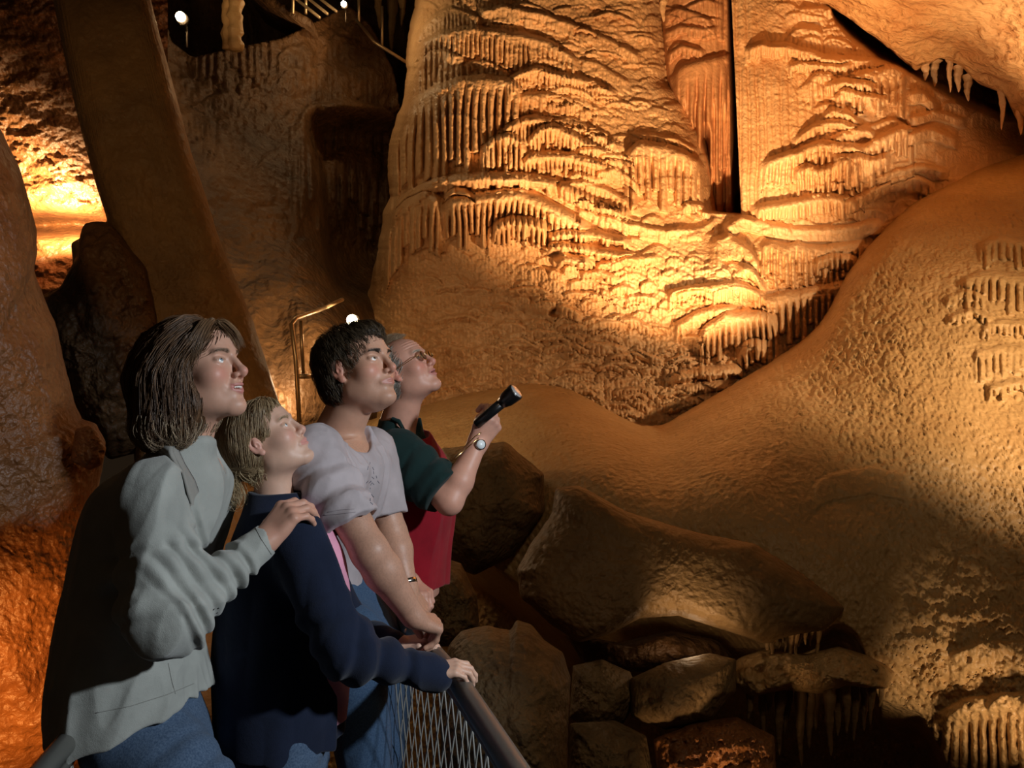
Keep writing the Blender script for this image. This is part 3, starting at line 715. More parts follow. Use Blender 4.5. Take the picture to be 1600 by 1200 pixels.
lamp('passage_lamp', P(550, 500, 5.6), 0.036, 'glaring lamp just above the head of the man in the grey T-shirt', 170, aim=(-1.0, 0.75, -0.25))
lamp('passage_lamp', P(282, 26, 7.4), 0.042, 'round glowing lamp high at upper left beside the pillar', 18)
lamp('passage_lamp', P(537, 6, 9.0), 0.03, 'small lamp at the top edge beside the upper walkway', 20)
# handrail of the steps behind the visitors
def step_rail():
    root = empty('stair_railing', P(465, 620, 4.9)); tag(root, 'thin steel stair railing left of the man in the grey T-shirt', 'railing')
    d = 4.9
    a = P(456, 502, d); b = P(535, 468, d+1.2); c = P(472, 640, d-0.05)
    Geo().tube([P(468, 660, d-.05), P(462, 560, d), P(455, 506, d), P(462, 498, d+.05), P(500, 484, d+.6), b], 0.014, 10).build('handrail', M_RAILFAR, root)
    Geo().tube([P(470, 501, d+.15), P(474, 590, d+.15)], 0.012, 10).build('post', M_RAILFAR, root)
    Geo().tube([P(466, 588, d), P(492, 588, d+.1)], 0.014, 10).build('lower_bar', M_RAILFAR, root)
step_rail()
def upper_walk():
    root = empty('upper_walkway', P(470, 20, 9.6)); tag(root, 'elevated walkway with steel rails at the top of the picture', 'walkway')
    g = Geo()
    A = P(380, -28, 9.8); B = P(486, 30, 9.4)
    for o_ in (0, ):
        a = np.array(A); b = np.array(B); s = np.array([0, 0.9, 0.0]); t = np.array([0, 0, -0.10])
        V = [a, b, b+s, a+s, a+t, b+t, b+s+t, a+s+t]
        g.add(V, [(0, 1, 2, 3), (4, 7, 6, 5), (0, 4, 5, 1), (1, 5, 6, 2), (2, 6, 7, 3), (3, 7, 4, 0)])
    g.build('deck', M_DARK, root, False)
    for k, (p, q) in enumerate((((462, -2), (500, 28)), ((482, -2), (512, 22)), ((500, -2), (526, 18)))):
        Geo().tube([P(p[0]-60, p[1]-38, 9.5), P(*p, 9.5), P(*q, 9.3)], 0.017, 8).build('rail', M_RAILFAR, root)
    for x in (458, 478): Geo().tube([P(x, -40, 9.5), P(x, 22, 9.45)], 0.018, 8).build('post', M_RAILFAR, root)
    r2 = empty('gallery_railing', P(600, 70, 9.9)); tag(r2, 'slanting steel rail between the dark cavern wall and the dome', 'railing')
    Geo().tube([P(556, 30, 9.9), P(585, 66, 9.9), P(636, 98, 9.9)], 0.02, 8).build('handrail', M_RAILFAR, r2)
    Geo().tube([P(560, -20, 9.9), P(561, 38, 9.9)], 0.016, 8).build('post', M_RAILFAR, r2)
    Geo().tube([P(597, 10, 9.95), P(597, 74, 9.95)], 0.016, 8).build('post', M_RAILFAR, r2)
upper_walk()
def pillar():
    g = Geo()
    for dx, rr, y1 in ((0, 0.045, 76), (14, 0.07, 78)):
        pts = [P(354+dx+1.5*math.sin(k*1.3), -40+(y1+40)*k/16, 8.3) for k in range(17)]
        g.tube(pts, [rr*(1+.18*math.sin(k*2.1+dx)) for k in range(17)], 14)
    o = g.build('stalagmite_pillar', M_MOUND); tag(o, 'thin lit stone pillar at the top edge right of the round lamp', 'column')
pillar()
# ------------------------------------------------------------------ hanging stalactites
def stalactite(p0, L, r, d, lean=0, mat=None, name='stalactite', label='', group=None, seed=0):
    rs = np.random.RandomState(seed); n = 22; nk = 16; V = []
    x0, y0 = p0; ph = rs.rand()*6
    for i in range(n):
        t = i/(n-1); py = y0+L*t; px = x0+lean*t+1.2*math.sin(t*7+ph)
        rad = r*(1-0.82*t**1.3)*(1+0.10*math.sin(t*23+ph)+.06*math.sin(t*47))*(1.0 if t < .97 else .45)
        if t < .12: rad *= 1+.35*(1-t/.12)**2
        c = np.array(P(px, py, d))
        for k in range(nk):
            a = 2*math.pi*k/nk; rr = rad*d/F*(1+.12*math.sin(3*a+ph+t*3))
            V.append(c+np.array([math.cos(a)*rr, math.sin(a)*rr, 0]))
    q = [(i*nk+k, (i+1)*nk+k, (i+1)*nk+(k+1) % nk, i*nk+(k+1) % nk) for i in range(n-1) for k in range(nk)]
    V.append(np.array(P(x0+lean, y0+L*1.03, d))); e = len(V)-1
    t_ = [((n-1)*nk+k, e, (n-1)*nk+(k+1) % nk) for k in range(nk)]
    o = Geo().add(V, np.array(q)[:, ::-1], np.array(t_)[:, ::-1]).build(name, mat or M_MOUND)
    tag(o, label, 'stalactite', group); return o
rs = np.random.RandomState(12)
LIPY = smoothpoly([(1195, 1000), (1240, 985), (1280, 968), (1320, 950)], 2)
for i in range(13):      # fringe under the right tip of the slab
    x = 1202+i*8.6+rs.uniform(-2, 2); L = rs.uniform(22, 40) if i not in (4, 5, 9) else rs.uniform(62, 84)
    stalactite((x, float(LIPY(x))-3), L*(1.0 if i < 10 else .8), rs.uniform(3.6, 5.2), 3.95+rs.uniform(-.05, .08), -4, M_MOUND, label='small lit stalactite in the fringe under the right tip of the slab', group='fringe of stalactites under the slab tip', seed=i)
rock('rock_ledge', [(1150, 1030), (1200, 1012), (1260, 1022), (1310, 1010), (1360, 1025), (1400, 1050), (1385, 1078), (1330, 1072), (1280, 1084), (1225, 1078), (1170, 1090), (1145, 1070)], (1270, 1048), 4.05, (0, -0.001), 0.26, M_MOUND,
     'knobbly golden-brown rock ledge from which the long stalactite curtain hangs', amp=22, sc=22, seed=71, gouge=10, nr=90, nt=320)
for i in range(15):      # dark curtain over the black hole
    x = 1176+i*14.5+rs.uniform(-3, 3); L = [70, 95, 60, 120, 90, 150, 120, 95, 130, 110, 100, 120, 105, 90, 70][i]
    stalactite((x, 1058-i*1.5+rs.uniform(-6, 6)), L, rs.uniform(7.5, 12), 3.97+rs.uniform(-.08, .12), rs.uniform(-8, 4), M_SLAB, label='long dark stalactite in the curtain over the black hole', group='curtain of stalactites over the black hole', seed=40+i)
for i, (x, y, L, r, d) in enumerate([(1446, 92, 34, 8, 8.6), (1460, 96, 40, 7, 8.7), (1484, 92, 52, 5, 8.4), (1497, 104, 40, 7, 8.5), (1512, 118, 40, 7, 8.6), (1566, 130, 72, 6, 8.3), (1594, 140, 70, 9, 8.2)]):
    stalactite((x, y), L, r, d, 0, M_FLOW, label='stalactite hanging from the roof at upper right', group='stalactites under the roof at upper right', seed=80+i)
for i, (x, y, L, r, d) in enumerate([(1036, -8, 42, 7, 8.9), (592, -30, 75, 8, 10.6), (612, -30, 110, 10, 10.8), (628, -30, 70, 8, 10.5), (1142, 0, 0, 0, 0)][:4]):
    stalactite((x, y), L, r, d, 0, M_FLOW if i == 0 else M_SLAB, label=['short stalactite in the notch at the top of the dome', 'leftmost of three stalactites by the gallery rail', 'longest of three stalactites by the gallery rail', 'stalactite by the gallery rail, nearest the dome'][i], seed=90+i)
# ------------------------------------------------------------------ signed distance modelling (bodies, clothes)
_L3 = np.random.RandomState(5).rand(32, 32, 32).astype(np.float32)
def n3(p, s):
    p = p*s; i = np.floor(p).astype(np.int64); f = (p-i).astype(np.float32); f = f*f*(3-2*f); i &= 31; j = (i+1) & 31
    x0, y0, z0 = i[:, 0], i[:, 1], i[:, 2]; x1, y1, z1 = j[:, 0], j[:, 1], j[:, 2]; a, b, c = f[:, 0], f[:, 1], f[:, 2]
    L = _L3
    return ((L[x0, y0, z0]*(1-a)+L[x1, y0, z0]*a)*(1-b)+(L[x0, y1, z0]*(1-a)+L[x1, y1, z0]*a)*b)*(1-c) + \
           ((L[x0, y0, z1]*(1-a)+L[x1, y0, z1]*a)*(1-b)+(L[x0, y1, z1]*(1-a)+L[x1, y1, z1]*a)*b)*c - 0.5
def A3(v): return np.array(v[:], dtype=np.float32)
def ell(c, r, R=None):
    c = A3(c); r = A3(r)
    def f(p):
        q = p-c
        if R is not None: q = q@R
        k0 = np.linalg.norm(q/r, axis=1); k1 = np.linalg.norm(q/(r*r), axis=1)+1e-9
        return k0*(k0-1)/k1
    return f
def cone(a, b, ra, rb):
    a = A3(a); b = A3(b); ab = b-a; L2 = float(ab@ab)
    def f(p):
        t = np.clip((p-a)@ab/L2, 0, 1)
        return np.linalg.norm(p-a-t[:, None]*ab, axis=1)-(ra+(rb-ra)*t)
    return f
def loft(st, fx, cap=0.02):
    """st: list of (centre, rx, ry) from bottom to top; fx = facing direction (unit, horizontal); elliptical cross sections"""
    C = np.array([A3(s[0]) for s in st]); RX = np.array([s[1] for s in st]); RY = np.array([s[2] for s in st])
    fx = A3(fx); fy = np.array([-fx[1], fx[0], 0], dtype=np.float32); zz = C[:, 2]
    tt = np.arange(len(st)).astype(float)
    dense = np.linspace(0, len(st)-1, 60)
    def cr(v):   # Catmull-Rom through the stations
        i = np.clip(np.floor(dense).astype(int), 0, len(st)-2); f = (dense-i)
        g = lambda k: v[np.clip(k, 0, len(st)-1)]
        p0, p1, p2, p3 = g(i-1), g(i), g(i+1), g(i+2)
        if v.ndim > 1: f = f[:, None]
        return 0.5*((2*p1)+(-p0+p2)*f+(2*p0-5*p1+4*p2-p3)*f*f+(-p0+3*p1-3*p2+p3)*f**3)
    Cd, Xd, Yd = cr(C), cr(RX), cr(RY); zd = np.maximum.accumulate(Cd[:, 2]+np.arange(60)*1e-6)
    def f(p):
        z = p[:, 2]
        cx = np.interp(z, zd, Cd[:, 0]); cy = np.interp(z, zd, Cd[:, 1]); rx = np.interp(z, zd, Xd); ry = np.interp(z, zd, Yd)
        dx = p[:, 0]-cx; dy = p[:, 1]-cy; u = (dx*fx[0]+dy*fx[1])/rx; v = (dx*fy[0]+dy*fy[1])/ry
        k = np.sqrt(u*u+v*v)+1e-9; k1 = np.sqrt((u/rx)**2+(v/ry)**2)+1e-9
        d = k*(k-1)/k1
        e = np.maximum(zd[0]-z, z-zd[-1])
        return np.where((d > 0) & (e > 0), np.sqrt(np.maximum(d, 0)**2+np.maximum(e, 0)**2), np.maximum(d, e)).astype(np.float32)
    return f
def smin(a, b, k):
    if k <= 0: return np.minimum(a, b)
    h = np.maximum(k-np.abs(a-b), 0)/k; return np.minimum(a, b)-h*h*k*0.25
def smax(a, b, k): return -smin(-a, -b, k)
class Fld:
    def __init__(s): s.ops = []
    def u(s, f, k=0.0): s.ops.append(('u', f, k)); return s
    def s(s, f, k=0.0): s.ops.append(('s', f, k)); return s
    def i(s, f, k=0.0): s.ops.append(('i', f, k)); return s
    def disp(s, g): s.ops.append(('d', g, 0)); return s
    def __call__(s, p):
        d = np.full(len(p), 1e3, dtype=np.float32)
        for o, f, k in s.ops:
            if o == 'u': d = smin(d, f(p), k)
            elif o == 's': d = smax(d, -f(p), k)
            elif o == 'i': d = smax(d, f(p), k)
            else:
                m = np.abs(d) < 0.05
                if m.any():
                    d = d.copy(); d[m] += f(p[m])
        return d
def local(fld, c, R, s, rad):
    """a field given in a local frame (R columns = axes), placed at c with scale s"""
    c = A3(c); R = np.asarray(R, dtype=np.float32)
    def f(p):
        q = p-c; r = np.linalg.norm(q, axis=1); d = (r-rad*0.8).astype(np.float32)
        m = r < rad*1.15
        if m.any(): d[m] = fld((q[m]@R)/s)*s
        return d
    return f
def polygonise(fld, lo, hi, h, chunk=400000):
    lo = np.array(lo, float); hi = np.array(hi, float); S = 32
    n = np.ceil((hi-lo)/(h*S)).astype(int)
    C = np.stack(np.meshgrid(*[np.arange(k) for k in n], indexing='ij'), -1).reshape(-1, 3)*S
    def ev(p):
        return np.concatenate([fld(p[i:i+chunk].astype(np.float32)) for i in range(0, len(p), chunk)]) if len(p) else np.zeros(0)
    while True:
        d = ev(lo+(C+S*0.5)*h); C = C[np.abs(d) < S*h*0.87*(1.4 if S > 2 else 1.5)+0.6*h]
        if S == 1: break
        S //= 2
        o = np.array([(i, j, k) for i in (0, 1) for j in (0, 1) for k in (0, 1)])*S
        C = (C[:, None]+o[None]).reshape(-1, 3)
    M = 4096
    key = lambda c: (c[..., 0].astype(np.int64)*M+c[..., 1])*M+c[..., 2]
    O = np.array([(i, j, k) for i in (0, 1) for j in (0, 1) for k in (0, 1)])
    ck = key(C); o_ = np.argsort(ck); C = C[o_]; ck = ck[o_]
    allk = key(C[:, None]+O[None]); uk, inv = np.unique(allk.ravel(), return_inverse=True); inv = inv.reshape(allk.shape)
    us = np.stack([uk//(M*M), (uk//M) % M, uk % M], -1)
    val = ev(lo+us*h)
    cv = val[inv]; act = (cv.min(1) < 0) & (cv.max(1) >= 0)
    C = C[act]; ck = ck[act]; cv = cv[act]
    pos = np.zeros((len(C), 3)); cnt = np.zeros(len(C))
    for a in range(8):
        for b in range(a+1, 8):
            df = O[b]-O[a]
            if np.abs(df).sum() != 1: continue
            va, vb = cv[:, a], cv[:, b]; m = (va < 0) != (vb < 0)
            t = va[m]/(va[m]-vb[m]); pos[m] += O[a]+t[:, None]*df; cnt[m] += 1
    V = lo+(C+pos/cnt[:, None])*h
    quads = []
    for ax in range(3):
        e = np.zeros(3, int); e[ax] = 1; k2 = uk+key(e[None])[0]
        j = np.searchsorted(uk, k2); j = np.minimum(j, len(uk)-1); ok = uk[j] == k2
        a = np.nonzero(ok)[0]; b = j[a]; m = (val[a] < 0) != (val[b] < 0); a, b = a[m], b[m]
        s = us[a]; inside = val[a] < 0
        e1 = np.zeros(3, int); e1[(ax+1) % 3] = 1; e2 = np.zeros(3, int); e2[(ax+2) % 3] = 1
        cs = [s-e1-e2, s-e2, s, s-e1]
        ids = []; good = np.ones(len(s), bool)
        for c in cs:
            kk = key(c); q = np.minimum(np.searchsorted(ck, kk), len(ck)-1); good &= ck[q] == kk; ids.append(q)
        q = np.stack(ids, 1); q[~inside] = q[~inside][:, ::-1]
        quads.append(q[good])
    return V, np.concatenate(quads)
def grad(f, p, e=0.002):
    g = np.zeros_like(p)
    for i in range(3):
        o = np.zeros(3, dtype=np.float32); o[i] = e; g[:, i] = f(p+o)-f(p-o)
    return g/(np.linalg.norm(g, axis=1, keepdims=True)+1e-9)

# ------------------------------------------------------------------ heads
def head_frame(yaw, pitch, roll=0):
    a, b, c = map(math.radians, (yaw, pitch, roll))
    f0 = np.array([math.cos(a), -math.sin(a), 0]); z = np.array([0, 0, 1.])
    f = math.cos(b)*f0+math.sin(b)*z; u = -math.sin(b)*f0+math.cos(b)*z; l = np.cross(u, f)
    u2 = math.cos(c)*u+math.sin(c)*l; l2 = np.cross(u2, f)
    return np.stack([f, l2, u2], 1)
def head_field(q):
    g = lambda k, d: q.get(k, d)
    H = Fld(); fem = g('fem', 0); no = g('nose', 1.0); jw = g('jaw', 1.0); ch = g('chub', 0)
    H.u(ell((-.018, 0, .028), (.098, .074, .088)))
    H.u(ell((.033, 0, .043), (.058, .058, .053)), .03)
    H.u(ell((.028, 0, -.02), (.060, .061, .062)), .02)
    H.u(ell((.030, 0, -.060), (.052, .054*jw, .052)), .02)
    for s in (-1, 1): H.u(ell((.018, s*.040*jw, -.045), (.034, .017, .040)), .025)
    for s in (-1, 1):
        H.u(cone((.0, s*.047*jw, -.060), (.066, s*.015*jw, -.100), .0145+ch*.004, .0125), .03)
        H.u(ell((.054, s*.041, -.022), (.026+ch*.003, .023+ch*.002, .023+ch*.004)), .022)
        H.u(cone((.078, s*.040, .029), (.0885, s*.013, .0255), .009-.0025*fem, .0085-.0015*fem), .014)
    H.u(ell((.0755, 0, -.098), (.0175, .019*jw, .0160)), .018)
    H.u(ell((.068, 0, -.056), (.0265, .026, .026)), .018)
    H.u(cone((.0885, 0, .018), (.083+.020*no, 0, -.021), .0070, .0092), .010)     # nose bridge
    H.u(ell((.083+.0225*no, 0, -.0275), (.0112, .0108, .0102)), .008)
    for s in (-1, 1): H.u(ell((.083+.010*no, s*.0122, -.0325), (.0100, .0062, .0072)), .006)
    H.u(cone((.083+.022*no, 0, -.035), (.092, 0, -.042), .0045, .0040), .006)
    for s in (-1, 1):
        H.s(ell((.0985, s*.0345, .006), (.0180, .0190, .0135)), .014)                     # eye sockets
        H.u(ell((.0722, s*.0315, .0055), (.0145, .0160, .0140)), .004)                  # lids over the ball
        a = .0 
        H.s(ell((.0882, s*.0320, .0048), (.0105, .0128, .0054+.0006*fem)), .0015)         # the opening
        H.u(cone((.0805, s*.0200, .0120), (.0768, s*.0445, .0097), .0022, .0018), .005)  # upper lid fold
    for s in (-1, 1): H.s(ell((.083+.013*no, s*.0062, -.0400), (.0065, .0034, .0040)), .0025)
    mo = g('open', 0.0); sm = g('smile', 0.0)
    cz = -.0605+sm*.006
    H.u(cone((.0825-.004*sm, -.0245-.003*sm, cz), (.0950, -.004, -.0545), .0024, .0040), .008)
    H.u(cone((.0825-.004*sm, .0245+.003*sm, cz), (.0950, .004, -.0545), .0024, .0040), .008)
    H.u(cone((.0825-.004*sm, -.022, cz-.001), (.0925, 0, -.0675-mo*.006), .0026, .0050), .008)
    H.u(cone((.0825-.004*sm, .022, cz-.001), (.0925, 0, -.0675-mo*.006), .0026, .0050), .008)
    for s in (-1, 1):
        H.s(cone((.0885-.004*sm, s*(.0265+.003*sm), cz), (.1005, 0, -.0603-mo*.003), .0010+.0008*mo, .0014+.0030*mo), .003)
        if sm > 0: H.s(cone((.087, s*.0195, -.036), (.083, s*.033, -.060), .0012, .0012), .012)
    if mo > .5: H.s(ell((.089, 0, -.0590-mo*.002), (.013, .019, .0012+.0032*mo)), .002)
    H.s(ell((.104, 0, -.0815), (.011, .017, .0065)), .012)                               # hollow under the lower lip
    for s in (-1, 1):   # ears
        R = np.array([[math.cos(.35), s*-math.sin(.35)*-1, 0], [s*math.sin(.35)*-1, math.cos(.35), 0], [0, 0, 1]], dtype=np.float32)
        E = Fld()
        E.u(ell((-.010, s*.079, .002), (.0175, .0062, .0275), R))
        E.s(ell((-.008, s*.0865, .004), (.0125, .0070, .0200), R), .003)
        E.u(ell((-.004, s*.0815, .003), (.0070, .0040, .0150), R), .004)
        E.s(ell((-.001, s*.086, -.004), (.0060, .0070, .0080), R), .003)
        E.u(ell((-.003, s*.0775, -.0260), (.0090, .0055, .0090), R), .005)
        H.u(E, .006)
    return H
def skin_cols(Q, base, lip, brow, flush, q, stub=0.0):
    """albedo of a face, from the head-local positions Q"""
    n = len(Q); c = np.tile(np.array(base, dtype=np.float32), (n, 1))
    def mix(m, col):
        nonlocal c
        m = np.clip(m, 0, 1)[:, None]; c = c*(1-m)+np.array(col, dtype=np.float32)*m
    x, y, z = Q[:, 0], Q[:, 1], Q[:, 2]; ay = np.abs(y)
    fr = sstep(.03, .06, x)
    c *= (1+.10*n3(Q+3, 60)[:, None]+.06*n3(Q+1, 200)[:, None])
    mix(.55*np.exp(-(((ay-.042)/.022)**2+((z+.026)/.020)**2))*fr, flush)
    mix(.55*np.exp(-((y/.014)**2+((z+.029)/.012)**2))*sstep(.095, .108, x), flush)
    mix(.5*sstep(.070, .078, ay)*(x < .03)*(x > -.04)*(np.abs(z) < .04), flush)
    if stub > 0: mix(stub*sstep(-.035, -.055, z)*sstep(.02, .05, x)*(.7+.6*n3(Q, 500)), (base[0]*.52, base[1]*.50, base[2]*.52))
    sm = q.get('smile', 0); mo = q.get('open', 0); cz = -.0605+sm*.006
    zc = -.0605+(cz+.0605)*(ay/.025)**2
    lipm = sstep(.0285, .0235, ay)*sstep(.0115+mo*.004, .0080+mo*.004, np.abs(z-zc+mo*.003)*(1+.9*(ay/.026)**2))*sstep(.080, .086, x)
    mix(.85*lipm, lip)
    bz = .0245+.0040*np.sin(np.clip((ay-.012)/.04, 0, 1)*2.4)+q.get('browup', 0)
    mix(.95*sstep(.0060, .0030, np.abs(z-bz))*sstep(.010, .015, ay)*sstep(.054, .046, ay)*sstep(.06, .07, x)*(.75+.6*n3(Q*np.array([1, 1, .4], dtype=np.float32), 420)), brow)
    dz = ((ay-.0320)/.0150)**2+((z-.0052)/.0078)**2
    mix(.5*sstep(1.5, .85, dz)*sstep(.068, .074, x)*(z > .0052)*.9, brow)
    return c
M_SKIN, _nt, _b = mat_new('skin')
_a = _nt.nodes.new('ShaderNodeVertexColor'); _a.layer_name = 'Col'; _nt.links.new(_a.outputs['Color'], _b.inputs['Base Color'])
_b.inputs['Roughness'].default_value = 0.46; _b.inputs['Specular IOR Level'].default_value = 0.42
_b.inputs['Subsurface Weight'].default_value = 0.12; _b.inputs['Subsurface Radius'].default_value = (0.012, 0.005, 0.003)
_n = _nt.nodes.new('ShaderNodeTexNoise'); _n.inputs['Scale'].default_value = 900; _g = _nt.nodes.new('ShaderNodeNewGeometry')
_nt.links.new(_g.outputs['Position'], _n.inputs['Vector']); _bp = _nt.nodes.new('ShaderNodeBump'); _bp.inputs['Strength'].default_value = .18; _bp.inputs['Distance'].default_value = .0006
_nt.links.new(_n.outputs['Fac'], _bp.inputs['Height']); _nt.links.new(_bp.outputs['Normal'], _b.inputs['Normal'])
M_HAIR, _nt, _b = mat_new('hair')
_a = _nt.nodes.new('ShaderNodeVertexColor'); _a.layer_name = 'Col'; _nt.links.new(_a.outputs['Color'], _b.inputs['Base Color'])
_b.inputs['Roughness'].default_value = 0.42; _b.inputs['Specular IOR Level'].default_value = 0.5
M_SCLERA = simple('eye_white', (0.82, 0.79, 0.76), 0.15); M_IRIS = {k: simple('iris_'+k, v, 0.12) for k, v in (('blue', (.16, .24, .30)), ('brown', (.12, .075, .045)))}
M_PUPIL = simple('pupil', (0.006, 0.006, 0.006), 0.08); M_TEETH = simple('teeth', (0.86, 0.82, 0.75), 0.25)
def eyes(root, c, R, s, iris, look=(1, 0, 0.12)):
    c = np.array(c[:]); lk = np.array(look, float); lk /= np.linalg.norm(lk)
    for sd in (-1, 1):
        o = np.array([.0719, sd*.0315, .0055]); g = Geo(); r = .0127
        up = np.array([0, 0, 1.]); ly = np.cross(up, lk); ly /= np.linalg.norm(ly); lz = np.cross(lk, ly)
        def cap(a0, a1, rr, n=28, m=6):
            V = []
            for i in range(m+1):
                a = a0+(a1-a0)*i/m
                for k in range(n):
                    b = 2*math.pi*k/n
                    V.append(o+rr*(lk*math.cos(a)+(ly*math.cos(b)+lz*math.sin(b))*math.sin(a)))
            q = [(i*n+k, (i+1)*n+k, (i+1)*n+(k+1) % n, i*n+(k+1) % n) for i in range(m) for k in range(n)]
            return (np.array(V)*s)@R.T+c, np.array(q)
        e = Geo().add(*cap(.46, math.pi-.01, r, 28, 16)).build('eye', M_SCLERA, root)
        Geo().add(*cap(.19, .47, r*1.004)).build('iris', M_IRIS[iris], e)
        Geo().add(*cap(.001, .20, r*1.008)).build('pupil', M_PUPIL, e)
# ------------------------------------------------------------------ hands
def hand_field(curl, thumb, spread=0.06, mirror=1, fat=1.0):
    """x runs to the finger tips, y to the thumb (mirror flips it), z out of the back of the hand.
    curl: four (knuckle, middle, tip) bends in degrees; thumb: list of 4 joint points"""
    H = Fld()
    kn = [(.088, .030), (.092, .010), (.087, -.011), (.078, -.030)]
    ln = [(.043, .026, .020), (.048, .030, .021), (.044, .027, .020), (.034, .020, .017)]
    H.u(ell((.0, 0, 0), (.030, .027*fat, .0200*fat)))
    for (x, y) in kn:
        H.u(cone((.004, y*.55, 0), (x, y, -.001), .0150*fat, .0115*fat), .014)
    H.u(ell((.045, -.024, -.008), (.034, .012, .013)), .012); H.u(ell((.034, .026, -.010), (.030, .014, .014)), .014)
    for i, ((x, y), L) in enumerate(zip(kn, ln)):
        p = np.array([x, y, 0.]); a = 0.0; sp = (1.5-i)*spread; r = (.0098 if i < 3 else .0086)*fat
        for j in range(3):
            a += math.radians(curl[i][j])
            d = np.array([math.cos(a)*math.cos(sp), math.cos(a)*math.sin(sp), -math.sin(a)])
            q = p+d*L[j]; H.u(cone(p, q, r*(1-.06*j), r*(.96-.08*j)), .005 if j else .008); p = q
    for j in range(len(thumb)-1):
        H.u(cone(thumb[j], thumb[j+1], (.0145, .0115, .0105)[j]*fat, (.0120, .0108, .0088)[j]*fat), .008 if j == 0 else .004)
    if mirror < 0:
        g = H
        return lambda p: g(p*np.array([1, -1, 1], dtype=np.float32))
    return H
def axes(x, back):
    """frame of a hand: fingers along x, back of the hand towards back"""
    x = Vector(x).normalized(); z = Vector(back); z = (z-x*z.dot(x)).normalized(); y = z.cross(x)
    return np.array([x[:], y[:], z[:]]).T
# ------------------------------------------------------------------ hair
def strands(fld, seeds, flow, n_steps, step, lift, width, colf, rs, stiff=0.0, jit=.25, taper=True):
    """tubes that follow the flow over the surface of fld; returns vertices, quads, colours"""
    p = seeds.astype(np.float32).copy(); N = len(p); path = [p.copy()]
    off = (lift*rs.uniform(.1, 1.6, N)).astype(np.float32); jd = rs.normal(0, jit, (N, 3)).astype(np.float32)
    ns = rs.uniform(.65, 1.0, N)
    for k in range(n_steps):
        g = grad(fld, p, .003); d = flow(p)+jd*.5*(.4+k/n_steps)
        d = d-g*(d*g).sum(1, keepdims=True)*(1-stiff); d /= np.linalg.norm(d, axis=1, keepdims=True)+1e-9
        p = p+d*(step*ns[:, None]).astype(np.float32)
        dd = fld(p); p = p-g*((dd-off)*.7)[:, None]
        path.append(p.copy())
    Pth = np.stack(path, 1); m = Pth.shape[1]
    T = np.gradient(Pth, axis=1); T /= np.linalg.norm(T, axis=2, keepdims=True)+1e-9
    ref = rs.normal(0, 1, (N, 1, 3)); X = np.cross(T, ref); X /= np.linalg.norm(X, axis=2, keepdims=True)+1e-9; Y = np.cross(T, X)
    t = np.linspace(0, 1, m); w = width*(1-.85*t**2 if taper else np.ones(m))
    V = np.stack([Pth+(X*math.cos(a)+Y*math.sin(a))*w[None, :, None] for a in (0, 2.094, 4.189)], 2)   # N,m,3,3
    idx = np.arange(N*m*3).reshape(N, m, 3); q = []
    for k in range(3):
        k2 = (k+1) % 3
        q.append(np.stack([idx[:, :-1, k], idx[:, :-1, k2], idx[:, 1:, k2], idx[:, 1:, k]], -1).reshape(-1, 4))
    C = colf(N, rs)[:, None, None, :]*np.ones((1, m, 3, 1))
    return V.reshape(-1, 3), np.concatenate(q), C.reshape(-1, 3)
def surf_seeds(fld, lo, hi, h, n, rs, cond=None):
    V, q = polygonise(fld, lo, hi, h)
    if cond is not None: V = V[cond(V)]
    return V[rs.randint(0, len(V), n)]+rs.normal(0, h*.4, (n, 3))

def project(fld, pts, off=0.0008, it=6):
    p = np.array([A3(q) for q in pts], dtype=np.float32)
    for _ in range(it):
        g = grad(fld, p, .003); p = p-g*((fld(p)-off)*.8)[:, None]
    return p
def dense(pts, n=8):
    pts = [Vector(q) for q in pts]; out = []
    for i in range(len(pts)-1):
        for k in range(n): out.append(pts[i].lerp(pts[i+1], k/n))
    return out+[pts[-1]]
def seams(fld, lines, name, mat, parent, r=.0009, n=8, off=.0006):
    g = Geo()
    for L in lines: g.tube([Vector(q) for q in project(fld, dense(L, n), off)], r, 5)
    return g.build(name, mat, parent)

def stitched(fld, lines, name, mat, parent, r=.0008, d0=1.2, n=10, off=.0003):
    """thin stitched lines laid on the garment, given by where they run over its near side"""
    g = Geo()
    for L in lines:
        pts = []
        for i in range(len(L)-1):
            for k in range(n): pts.append((L[i][0]+(L[i+1][0]-L[i][0])*k/n, L[i][1]+(L[i+1][1]-L[i][1])*k/n))
        pts.append(L[-1]); q = np.array(pts)
        dr = np.stack([(q[:, 0]-800)/F, np.ones(len(q)), -(q[:, 1]-600)/F], 1); t = np.full(len(q), d0); o = np.array([0, 0, CZ])
        for _ in range(90): t = t+np.clip(fld((o+dr*t[:, None]).astype(np.float32))-off, -.02, .05)*.6
        ok = t < 3.4
        if ok.sum() > 3: g.tube([Vector(v) for v in (o+dr*t[:, None])[ok]], r, 5)
    return g.build(name, mat, parent)
